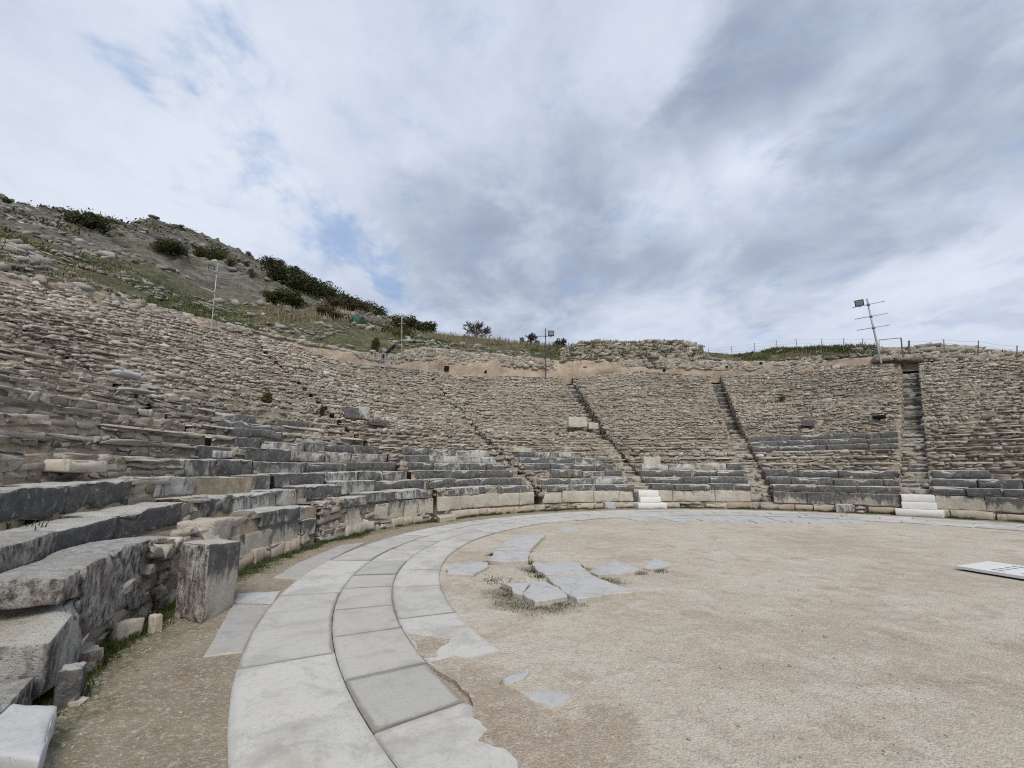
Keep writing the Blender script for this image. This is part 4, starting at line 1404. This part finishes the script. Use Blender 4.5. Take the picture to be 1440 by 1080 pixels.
pts = [hill_at(rng.uniform(1080, 1225), rng.uniform(487, 496)) for q in range(500)]
blades('rim_green_grass', np.array(pts), .22, M_GRASS, None, .025, .7, per=9, spread=.25)

blades('mound_grass', np.concatenate(MOUND[:1]) + [0, -.08, .05], .17, M_GRASS, None, .028, .8, per=9, spread=.16)
i = rng.integers(20, 145, 3200); j = rng.integers(150, 320, 3200)
P = G[i, j]; P = P[fbm(P * [.1, .1, .2], 58, 3) > .3]
blades('hill_scrub', P, .24, M_LEAF2, None, .07, 1.6, per=10, spread=.5)
# pebbles on the gravel
H = Heap()
m = 2600
d = 2.2 + 9 * rng.random(m) ** 1.6; a = rng.uniform(-58, 58, m)
P = np.c_[d * np.sin(np.radians(a)), d * np.cos(np.radians(a)), np.zeros(m)]
rr = np.hypot(P[:, 0] - CX, P[:, 1] - CY)
P = P[(rr < 7.6) | ((rr > 9.82) & (rr < 10.95))]; m = len(P)
w = np.clip(np.exp(rng.normal(-4.8, .4, m)), .004, .025)
ang = rng.uniform(0, 6.28, m)
P[:, 2] = w * .15
H.add(P, np.stack([np.cos(ang), np.sin(ang), 0 * ang], -1), np.stack([-np.sin(ang), np.cos(ang), 0 * ang], -1), w * 1.3, w * .6, w, np.clip(rng.normal(.75, .2, m), 0, 1), .2)
setp(H.build('pebbles', M_PEB), kind='stuff')

# ------------------------------------------------------------------ bushes and trees
def bush(name, lumps, n, leaf, mat, label, group=None, cat='bush', stems=True):
    """lumps: list of (centre, (rx, ry, rz)); leaves spread through the lumps' volume"""
    c0 = np.mean([np.array(c) for c, r in lumps], 0)
    zmin = min(c[2] - r[2] * .8 for c, r in lumps)
    t = empty(name, (c0[0], c0[1], zmin))
    setp(t, label, cat, group)
    vols = np.array([np.prod(r) for c, r in lumps]) ** .7; vols /= vols.sum()
    Vs, tn = [], []
    for (c, r), f in zip(lumps, vols):
        m = max(60, int(n * f))
        d = rng.normal(0, 1, (m, 3)); d /= np.linalg.norm(d, axis=1)[:, None]
        rad = rng.random(m) ** .5
        bump = 1 + .5 * fbm(d * 2.1 + np.array(c), 17, 3)
        P = np.array(c) + d * (rad * bump)[:, None] * np.array(r)
        a = rng.normal(0, 1, (m, 3)); a /= np.linalg.norm(a, axis=1)[:, None]
        b = np.cross(a, rng.normal(0, 1, (m, 3))); b /= np.linalg.norm(b, axis=1)[:, None]
        s = leaf * rng.uniform(.6, 1.4, m)[:, None]
        Vs.append(np.stack([P - a * s, P - b * s * .45, P + a * s, P + b * s * .45], 1).reshape(-1, 3))
        base = .45 + .28 * fbm(P / np.mean(r) * 1.6, 23, 2)
        tn.append(np.repeat(np.clip(base + rng.normal(0, .17, m), 0, 1), 4))
    V = np.concatenate(Vs); F = np.arange(len(V)).reshape(-1, 4)
    mk('foliage', V, F, mat, t, np.concatenate(tn))
    if stems:
        for c, r in lumps:
            parts = []
            for q in range(3):
                p0 = np.array([c[0] + rng.normal(0, r[0] * .2), c[1], zmin - .1])
                p1 = np.array(c) + rng.normal(0, .35, 3) * np.array(r)
                parts.append(tube([p0, (p0 + p1) / 2 + rng.normal(0, .05, 3), p1], [.05 * r[2], .035 * r[2], .015 * r[2]], 5))
            V, F = join(parts)
            mk('stem', V, F, M_BARK, t)
    return t


def px_bush(name, items, mat, label, n=2600, group='bushes on the hillside'):
    """items: (px, py centre, half width px, half height px)"""
    lumps = []
    for x, y, hw, hh in items:
        p = hill_at(x, y + hh * .8)
        d = math.hypot(p[0], p[1])
        dep = p[1] * cp + (p[2] - EYE) * sp
        s = dep / FPX
        lumps.append(((p[0], p[1] - hw * s * .3, p[2] + hh * s * .9), (hw * s * 1.12, hw * s * .9, hh * s * 1.15)))
    size = np.mean([max(r) for c, r in lumps])
    return bush(name, lumps, int(n * 1.8), max(.05, size * .085), mat, label, group)


px_bush('bush', [(112, 312, 16, 8), (135, 317, 20, 11), (165, 325, 20, 10), (97, 308, 8, 5)], M_LEAF, 'long dark bush clump near the hilltop at upper left', 3600)
px_bush('bush', [(237, 351, 18, 9), (250, 356, 8, 6)], M_LEAF, 'single dark round bush on the bare rock below the hilltop')
px_bush('bush', [(284, 359, 9, 9)], M_LEAF2, 'small olive bush left of the bush above the lamp pole', 1400)
px_bush('bush', [(308, 362, 15, 12), (322, 371, 7, 7), (298, 366, 9, 8)], M_LEAF2, 'olive topped bush just above the lamp pole on the slope', 2600)
px_bush('bush', [(403, 398, 22, 15), (428, 404, 20, 12), (388, 388, 14, 11), (415, 390, 14, 8)], M_LEAF, 'large dark evergreen clump on the right shoulder of the hill', 4200)
px_bush('bush', [(450, 411, 18, 12), (470, 419, 16, 11), (440, 404, 14, 9), (487, 426, 13, 9)], M_LEAF, 'dark clump right of the large evergreen clump on the skyline', 3000)
px_bush('bush', [(404, 425, 26, 10), (386, 421, 12, 8)], M_LEAF2, 'low spreading olive bush below the large evergreen clump', 2600)
px_bush('bush', [(373, 370, 12, 7), (390, 376, 13, 8), (405, 384, 10, 7)], M_LEAFR, 'thin dark scrub line along the falling skyline', 2200)
px_bush('bush', [(488, 432, 16, 9), (505, 435, 14, 8), (470, 430, 12, 8)], M_LEAFR, 'russet scrub between the skyline clump and the green cover', 2200)
px_bush('bush', [(518, 437, 14, 9), (533, 440, 10, 8), (503, 430, 11, 8)], M_LEAF, 'dark scrub above and right of the green cover', 2200)
px_bush('bush', [(557, 455, 10, 9), (574, 457, 13, 10)], M_LEAF, 'dark rounded bush behind the far lamp pole at the hill foot', 2800)
px_bush('bush', [(599, 463, 13, 8)], M_LEAF, 'lowest dark bush at the end of the hill, left of bare tree', 2000)
px_bush('bush', [(940 - 8, 0, 0, 0)] if False else [(455, 440, 14, 7), (470, 446, 9, 5)], M_LEAFR, 'brown withered shrub in the dry grass left of the green cover', 1600)
px_bush('bush', [(815, 492, 9, 7), (802, 496, 6, 5)], M_LEAF2, 'scraggly green shrub right of the upright lamp pole', 900)
px_bush('bush', [(528, 487, 6, 11)], M_LEAF2, 'dark shrub hanging on the bank left of the leaning beam', 900)
px_bush('bush', [(260, 332, 9, 4), (195, 316, 8, 3)], M_LEAF2, 'flat scrub patch just under the highest hilltop', 700)
px_bush('bush', [(5, 284, 5, 4)], M_LEAF, 'tiny bush on the hilltop at photo left edge', 500)
# plants rooted in the seats
def ring_bush(x, y, hw, hh, r, mat, label, n=500):
    p = on_ring(x, y, r); s = (p[1] * cp + (p[2] - EYE) * sp) / FPX
    return bush('shrub', [((p[0], p[1], p[2]), (hw * s, hw * s, hh * s))], n, .035 + .02 * hh * s, mat, label, 'plants rooted among the seats', 'shrub')


ring_bush(376, 563, 7, 11, 17.5, M_LEAF2, 'green shrub growing from the rubble seats beside a grey block', 900)
ring_bush(279, 503, 6, 4, 21.5, M_LEAF, 'small dark plant high in the left rubble seats', 300)
ring_bush(453, 577, 4, 6, 17.0, M_LEAF2, 'thin shrub in the rubble seats left of the dark stone pair', 300)
ring_bush(1266, 511, 10, 5, 25.2, M_LEAF2, 'grassy tuft at the head of the far right stairs', 500)
ring_bush(1100, 560, 4, 4, 20.5, M_LEAFR, 'brown tuft in the rubble right of the second stairs', 250)


def bare_tree(px, py, hpx, wpx, dist_extra, label):
    p = hill_at(px, py)
    s = (p[1] * cp + (p[2] - EYE) * sp) / FPX
    Hh, Wd = hpx * s, wpx * s
    t = empty('bare_tree', p.tolist()); setp(t, label, 'tree', 'leafless trees on the rim')
    parts, tw = [], []
    def grow(a, d, L, r, lev, out):
        b = a + d * L
        mid = (a + b) / 2 + rng.normal(0, L * .06, 3)
        (parts if lev < 2 else tw).append(tube([a, mid, b], [max(r, .018), max(r * .8, .016), max(r * .55, .012)], 4, False))
        if lev >= 4: return
        for q in range(rng.integers(3, 5)):
            f = rng.uniform(.45, 1)
            nd = d + rng.normal(0, .5, 3) + np.array([0, 0, .12]); nd /= np.linalg.norm(nd)
            grow(a + (b - a) * f, nd, L * rng.uniform(.55, .75), r * .55, lev + 1, out)
    for q in range(7):
        d = np.array([rng.normal(0, .62 * Wd / Hh), rng.normal(0, .4), 1.0]); d /= np.linalg.norm(d)
        grow(p + rng.normal(0, .15, 3) * [1, 1, 0] + [0, 0, -.1], d, Hh * .52, .045, 0, None)
    V, F = join(parts); mk('trunk', V, F, M_BARK, t)
    V, F = join(tw); mk('twigs', V, F, M_BARK, t)


bare_tree(667, 476, 26, 26, 0, 'rounded leafless tree on the grassy bank skyline')
bare_tree(745, 484, 15, 14, 0, 'faint leafless shrub on the skyline left of the upright lamp pole')
bare_tree(787, 489, 14, 16, 0, 'low leafless thicket right behind the upright lamp pole')

# ------------------------------------------------------------------ lamp poles
def lamp_pole(foot_p, top_p, bars, lamp_side, label, rad=.05, bar_len=.9, bar_tilt=0.0, lamp=True, mat=None, head=1.0):
    mat = mat or M_GREY
    a, b = np.array(foot_p), np.array(top_p)
    t = empty('lamp_pole', a.tolist()); setp(t, label, 'lamp pole', 'lamp poles above the seats')
    V, F = tube([a - (b - a) * .03, a, (a + b) / 2, b], [rad, rad, rad * .9, rad * .8], 10)
    mk('pole', V, F, mat, t, None, True)
    ax = b - a; ax /= np.linalg.norm(ax)
    view = a / np.linalg.norm(a); view[2] = 0
    side = np.cross(view, ax); side /= np.linalg.norm(side)      # to the right in view
    side = side * math.cos(bar_tilt) + ax * math.sin(bar_tilt)
    for f, L in bars:
        c = a + (b - a) * f - view * (rad + .015)
        V, F = tube([c - side * bar_len * L, c, c + side * bar_len * (2 - L)], .022, 6)
        mk('crossbar', V, F, mat, t, None, True)
        V, F = plain_box(a + (b - a) * f, rad * 1.35, rad * 1.35, .05, side, view, ax)
        mk('clamp', V, F, M_DARKM, t)
    if lamp:
        f = bars[0][0]
        c = a + (b - a) * f + side * lamp_side * .42 * head + ax * .26 * head
        toC = np.array([CX, CY, 1.0]) - c; toC /= np.linalg.norm(toC)
        up = np.array([0, 0, 1.0]) - toC * toC[2]; up /= np.linalg.norm(up)
        rt = np.cross(up, toC)
        hv, hf = plain_box(c, .24 * head, .10 * head, .20 * head, rt, toC, up)
        hv2 = hv.copy()
        for i in range(8):                      # taper the back of the housing
            if (hv2[i] - c) @ toC < 0: hv2[i] = hv2[i] - ((hv2[i] - c) @ rt) * .35 * rt - ((hv2[i] - c) @ up) * .35 * up
        h = mk('floodlight', hv2, hf, M_BLACK, t)
        gv, gf = plain_box(c + toC * .106 * head, .19 * head, .008, .15 * head, rt, toC, up)
        g2 = mk('lamp_glass', gv, gf, M_GLASSL, t); g2.parent = h
        V, F = join([tube([c - up * .2 * head - rt * .2 * head, c - up * .3 * head, c - up * .2 * head + rt * .2 * head], .015, 5), tube([c - up * .3 * head, a + (b - a) * f + side * lamp_side * .4], .018, 5)])
        mk('bracket', V, F, M_DARKM, t)
    return t


fp = on_ring(1239, 509, RR - .3); dd = math.hypot(fp[0], fp[1])
tp = at_dist(1219, 420, dd)
lamp_pole(fp, tp, [(.90, 1.0), (.71, 1.0), (.53, 1.0)], -1, 'strongly leaning grey lamp pole with three crossbars above the far right stairs', .06, .82, -.03)
fp = on_ring(767.5, 532, RR - .2); tp = at_dist(767, 462, math.hypot(fp[0], fp[1]))
lamp_pole(fp, tp, [(.84, 1.0), (.63, 1.0), (.43, .95)], 1, 'slim upright lamp pole with three crossbars in the middle of the rim', .045, .75, 0, mat=M_DARKM)
fp = on_ring(297, 463, RR - .2); tp = at_dist(306, 371, math.hypot(fp[0], fp[1]) + .2)
lamp_pole(fp, tp, [(.86, 1.0), (.55, 1.0), (.35, .9)], -1, 'pale thin lamp pole standing before the rocky slope at left', .026, .62, -.22, head=.62)
fp = on_ring(565, 497, RR + .4); tp = at_dist(565, 440, math.hypot(fp[0], fp[1]))
lamp_pole(fp, tp, [(.72, 1.0), (.3, 1.0)], 1, 'pale post without lamp above the grey railing', .035, .28, 0, lamp=False, mat=mat_simple('pale post', (.30, .285, .255), .8))

# ------------------------------------------------------------------ railing, beam, cover
fp = on_ring(524, 517, RR - .3); fq = on_ring(590, 522, RR - .3)
t = empty('railing', fp.tolist()); setp(t, 'short grey metal railing at the top of the seats below the pale post', 'railing')
hgt = 1.0
ts = np.linspace(0, 1, 5)
for f in ts:
    p = fp + (fq - fp) * f
    V, F = tube([p - [0, 0, .2], p + [0, 0, hgt]], .03, 6); mk('railing_post', V, F, M_GREY, t)
for z in (1.0, .55, .12):
    V, F = tube([fp + [0, 0, z], (fp + fq) / 2 + [0, 0, z], fq + [0, 0, z]], .022, 6); mk('rail', V, F, M_GREY, t)
for f in np.linspace(.02, .5, 15):
    p = fp + (fq - fp) * f
    V, F = tube([p + [0, 0, .12], p + [0, 0, hgt]], .012, 5); mk('baluster', V, F, M_GREY, t)
a, b = on_ring(538, 502, RR + .5), at_dist(555, 486, math.hypot(*on_ring(540, 500, RR + .5)[:2]) + 1.2)
d = (b - a) / np.linalg.norm(b - a); n1 = np.cross(d, [0, 0, 1]); n1 /= np.linalg.norm(n1); n2 = np.cross(n1, d)
V, F = plain_box((a + b) / 2, np.linalg.norm(b - a) / 2, .08, .08, d, n1, n2)
setp(mk('beam', V, F, M_BED), 'dark timber beam leaning on the bank above the grey railing', 'beam')
p = hill_at(499, 455); s = (p[1] * cp + (p[2] - EYE) * sp) / FPX
V, F = [], []
nu, nv = 14, 6
for i in range(nv + 1):
    f = i / nv * PI / 2
    for j in range(nu):
        a = 2 * PI * j / nu
        sc = math.cos(f) ** .6
        V.append([p[0] + 9 * s * sc * math.cos(a), p[1] + 7 * s * sc * math.sin(a), p[2] - .2 + 14 * s * math.sin(f) ** .8 + .03 * math.cos(4 * a)])
for i in range(nv):
    for j in range(nu):
        k = (j + 1) % nu
        F.append((i * nu + j, i * nu + k, (i + 1) * nu + k, (i + 1) * nu + j))
t = empty('canvas_cover', p.tolist()); setp(t, 'small dark green domed canvas cover on the slope under the scrub', 'cover')
mk('canvas_dome', V, F, M_TARP, t, None, True)
V, F = plain_box(p + [9.3 * s, -1 * s, 4 * s], .05, 3 * s, 5.5 * s); mk('end_flap', V, F, M_BLACK, t)

# ------------------------------------------------------------------ wire fence and gate along the right rim
t = empty('wire_fence', at_dist(1100, 492, 33).tolist()); setp(t, 'thin wire fence on posts along the right skyline', 'fence')
FP = [(995, 499, 489), (1030, 498, 487), (1061, 496, 482), (1091, 494, 479), (1122, 493, 476.5), (1155, 492, 476), (1186, 491, 476), (1212, 491, 476), (1278, 492, 479), (1328, 491, 477), (1375, 497, 479), (1430, 503, 486), (1500, 512, 493), (1580, 520, 500)]
tops = []
for x, y0, y1 in FP:
    d = np.interp(x, [q[0] for q in SKY], [q[2] for q in SKY]) + .4
    a, b = at_dist(x, y0 + 3, d), at_dist(x + rng.normal(0, 1), y1, d)
    V, F = tube([a, b], .02 if x != 1278 else .045, 6); mk('fence_post', V, F, M_RUSTM, t)
    tops.append((a, b))
for f in (.95, .7, .45):
    pth = []
    for (a, b), (c, e) in zip(tops[:-1], tops[1:]):
        p, q = a + (b - a) * f, c + (e - c) * f
        pth += [p, (p + q) / 2 - [0, 0, .05]]
    pth.append(tops[-1][0] + (tops[-1][1] - tops[-1][0]) * f)
    V, F = tube(pth, .004, 4); mk('fence_wire', V, F, M_GREY, t)
d = 30.2
A, B = at_dist(1236, 492, d), at_dist(1268, 492, d)
A2, B2 = at_dist(1236, 478, d), at_dist(1267, 475, d)
t = empty('gate_frame', A.tolist()); setp(t, 'open rectangular metal tube frame on the rim right of the leaning lamp pole', 'gate')
for nm, p, q, r in (('gate_post', A - [0, 0, .4], A2, .02), ('gate_post', B - [0, 0, .4], B2, .035), ('gate_rail', A2, B2, .025), ('gate_rail', A + [0, 0, .12], B + [0, 0, .12], .02)):
    V, F = tube([p, q], r, 6); mk(nm, V, F, M_GREY if r < .03 else M_RUSTM, t)

# odd larger blocks among the rubble seats
def odd_block(x0, y0, x1, y1, r, mat, tone, label, depth=.4):
    a, b = on_ring(x0, y0, r), on_ring(x1, y1, r)
    V, F = ring_block(theta(a), theta(b), r, r + depth, float(b[2]), float(a[2]), step=.1, bevel=.03, rough=.015, chip=.07)
    setp(mk('loose_block', V, F, mat, None, tone, True), label, 'stone block', 'odd blocks among the rubble seats')


odd_block(488, 571, 504, 589, 16.9, M_MARB, 1.0, 'dark upright stone of the pair in the rubble seats below the railing')
odd_block(505, 571, 520, 590, 16.9, M_MARB, .3, 'pale upright stone of the pair in the rubble seats below the railing')
odd_block(522, 588, 548, 598, 16.2, M_MARB, .6, 'low streaked block right under the upright stone pair')
odd_block(172, 518, 200, 533, 16.4, M_LOOSE, .2, 'grey squared block in the pale patched rubble at left')
odd_block(186, 545, 222, 555, 15.9, M_LOOSE, .0, 'long pale broken slab under the grey squared block at left')
odd_block(800, 586, 826, 601, 16.6, M_ORTH, .1, 'pale grey squared block beside the stairs above the central white steps')
odd_block(828, 594, 842, 603, 16.6, M_BASE, .1, 'small pale block right of the squared block by the stairs')
odd_block(385, 568, 408, 577, 17.3, M_MARB, .5, 'small grey block beside the green shrub in the rubble seats')
odd_block(1128, 590, 1146, 598, 16.7, M_MARB, 1.0, 'dark slanting stone sticking out above the three dark marble rows')
odd_block(1226, 584, 1246, 588, 17.0, M_BED, 1.0, 'thin dark slab jutting out left of the far right stairs', .5)
odd_block(722, 629, 748, 637, 14.4, M_ORTH, .2, 'pale broken block topping the marble rows left of central steps')
odd_block(905, 643, 930, 656, 12.9, M_ORTH, .3, 'pale jagged block above the rows just right of central white steps')
odd_block(100, 647, 150, 664, 12.6, M_BASE, .0, 'cream limestone block with clean cut end in the left ledges')
odd_block(305, 634, 330, 645, 13.4, M_MARB, .35, 'grey block end left among the crumbled left ledges')
# low slab leaning at wall foot and small plinth blocks
V, F = slab([on_ground(*p) for p in ((611, 729), (640, 725), (641, 731), (618, 735))], -.02, .14, .01, .1)
setp(mk('flat_slab', V, F, M_BASE, None, .05), 'pale flat slab lying at the wall foot by the patched front wall', 'stone slab', 'flat slabs between wall and path')
V, F = ring_block(70.9, 67.2, 10.72, 11.2, -.02, .22, step=.1, bevel=.03)
setp(mk('loose_block', V, F, M_STEP, None, .3, True), 'low grey block at the foot of the crumbling brown stairs', 'stone block')
V, F = ring_block(57.3, 54.4, 10.72, 11.1, -.02, .30, step=.08, bevel=.05, chip=.08)
setp(mk('loose_block', V, F, M_MARB, None, .35, True), 'grey battered block at wall foot midway to the far right steps', 'stone block')
V, F = ring_block(104.6, 102.0, 10.75, 11.1, -.02, .27, step=.08, bevel=.05, chip=.08)
setp(mk('loose_block', V, F, M_LOOSE, None, .2, True), 'blue grey battered block at wall foot left of central white steps', 'stone block')

# ------------------------------------------------------------------ light, sky, camera
SUN_AZ, SUN_EL = 172.0, 48.0               # degrees clockwise from +Y, above the horizon
sl = bpy.data.lights.new('sun', 'SUN')
sl.energy = 2.2; sl.angle = math.radians(24); sl.color = (1.0, .94, .85)
so = bpy.data.objects.new('sun', sl); COL.objects.link(so)
dv = Vector((math.sin(math.radians(SUN_AZ)) * math.cos(math.radians(SUN_EL)), math.cos(math.radians(SUN_AZ)) * math.cos(math.radians(SUN_EL)), math.sin(math.radians(SUN_EL))))
so.rotation_euler = dv.to_track_quat('Z', 'Y').to_euler()
so.location = dv * 60

w = bpy.data.worlds.new('World'); scn.world = w; w.use_nodes = True
nt_ = w.node_tree; nt_.nodes.clear()
K2 = NT.__new__(NT); K2.t = nt_
out = nt_.nodes.new('ShaderNodeOutputWorld'); bg = nt_.nodes.new('ShaderNodeBackground')
nt_.links.new(bg.outputs[0], out.inputs[0])
sky = nt_.nodes.new('ShaderNodeTexSky'); sky.sky_type = 'NISHITA'; sky.sun_disc = False
sky.sun_elevation = math.radians(SUN_EL); sky.sun_rotation = math.radians(SUN_AZ)
sky.air_density = 1.0; sky.dust_density = .6; sky.ozone_density = 1.2
gen = K2.n('ShaderNodeTexCoord').outputs['Generated']
sx = K2.n('ShaderNodeSeparateXYZ', {0: gen})
den = K2.math('ADD', K2.math('MAXIMUM', sx.outputs[2], 0.0), .22)
cx_ = K2.math('DIVIDE', sx.outputs[0], den); cy_ = K2.math('DIVIDE', sx.outputs[1], den)
_d = ray(585, 660); _d = _d[:2] / np.linalg.norm(_d[:2])       # the bands of cloud run towards this azimuth
along = K2.math('ADD', K2.math('MULTIPLY', cx_, float(_d[0])), K2.math('MULTIPLY', cy_, float(_d[1])))
across = K2.math('SUBTRACT', K2.math('MULTIPLY', cx_, float(_d[1])), K2.math('MULTIPLY', cy_, float(_d[0])))
pv = K2.n('ShaderNodeCombineXYZ', {0: across, 1: K2.math('MULTIPLY', along, .88), 2: 0.0}).outputs[0]
n_big = K2.noise(pv, 1.15, 10, .56, .25)
n_mid = K2.noise(pv, 2.7, 10, .6, .3)
n_fin = K2.noise(pv, 7.0, 8, .62, .2)
val = K2.math('ADD', K2.math('MULTIPLY_ADD', n_big, .34, .03), K2.math('ADD', K2.math('MULTIPLY', n_mid, .36), K2.math('MULTIPLY', n_fin, .24)))


def blob(px, py, deg, wgt, base):
    d = ray(px, py); d = d / np.linalg.norm(d)
    # soften the outline with the cloud noise itself
    dp = K2.n('ShaderNodeVectorMath', {0: gen, 1: tuple(d)}, operation='DOT_PRODUCT').outputs['Value']
    dp = K2.math('ADD', dp, K2.math('MULTIPLY_ADD', n_mid, .06 * deg / 10, -.03 * deg / 10))
    m = K2.ss(dp, math.cos(math.radians(deg * 1.5)), math.cos(math.radians(deg * .15)))
    return K2.math('ADD', base, K2.math('MULTIPLY', m, wgt))


thick = val
for px, py, dg, wg in ((1010, 150, 6, .10), (1060, 80, 7, .12), (1120, 20, 8, .12), (960, 190, 5, .07), (860, 190, 6, .06), (770, 250, 7, .07), (640, 330, 8, .10), (740, 370, 8, .09), (880, 390, 6, .09), (990, 375, 7, .11), (1100, 350, 7, .11),
                       (1210, 320, 7, .10), (1310, 250, 8, .08), (1270, 150, 7, .08), (1380, 160, 9, .06), (1395, 427, 2.6, .12), (700, 430, 6, .06), (90, 40, 8, .05),
                       (150, 180, 16, -.08), (330, 130, 12, -.06), (1060, 185, 4, -.10), (1220, 130, 4, -.12), (1110, 240, 6, -.12), (1000, 255, 6, -.11), (920, 270, 4, -.07), (1250, 400, 10, -.10), (1380, 330, 8, -.06), (600, 60, 9, -.05), (1010, 430, 6, -.05),
                       (330, 290, 7, -.08), (100, 260, 8, -.07)):
    thick = blob(px, py, dg, wg * 1.0, thick)
gap = K2.math('MULTIPLY', n_mid, 0.0)
for px, py, dg, wg in ((515, 358, 4.2, .34), (545, 378, 3, .2), (435, 312, 3.2, .30), (225, 30, 5.5, .36), (360, 12, 4, .22), (265, 85, 3, .2), (310, 130, 3, .1), (470, 335, 3, .16), (170, 80, 2.5, .16), (565, 285, 2, .2), (540, 430, 4, .12), (120, 120, 5, .12), (300, 200, 5, .12), (700, 80, 4, .10), (420, 240, 4, .16)):
    gap = blob(px, py, dg * .85, wg * .6, gap)
cloud = K2.ramp(thick, [(.30, (6.1, 6.55, 7.4)), (.44, (5.2, 5.7, 6.75)), (.55, (4.2, 4.75, 5.75)), (.67, (3.3, 3.8, 4.8)), (.82, (2.6, 3.05, 4.1))])
bluesky = K2.mix(.8, sky.outputs[0], (2.6, 3.9, 6.3))
tex = K2.math('ADD', K2.math('MULTIPLY', K2.noise(pv, 5.0, 9, .62, .4), 1.5), K2.math('MULTIPLY', n_mid, .9))
gap = K2.math('ADD', K2.math('MULTIPLY', gap, 1.25), K2.math('SUBTRACT', tex, 1.2))
colr = K2.mix(K2.ss(gap, .02, .62, 0, .75), cloud, bluesky)
nt_.links.new(colr, bg.inputs[0])
bg.inputs[1].default_value = .1

cam = bpy.data.cameras.new('camera')
cam.sensor_width = 36; cam.lens = 36 * FPX / 1440; cam.clip_start = .05; cam.clip_end = 2000
co = bpy.data.objects.new('camera', cam); COL.objects.link(co)
co.location = (0, 0, EYE); co.rotation_euler = (PI / 2 + PITCH, 0, 0)
scn.camera = co
scn.view_settings.view_transform = 'Standard'
scn.view_settings.look = 'None'
scn.view_settings.exposure = 0.3
scn.view_settings.gamma = 1.0
scn.cycles.max_bounces = 6
scn.cycles.use_denoising = False
scn.cycles.filter_width = 1.1
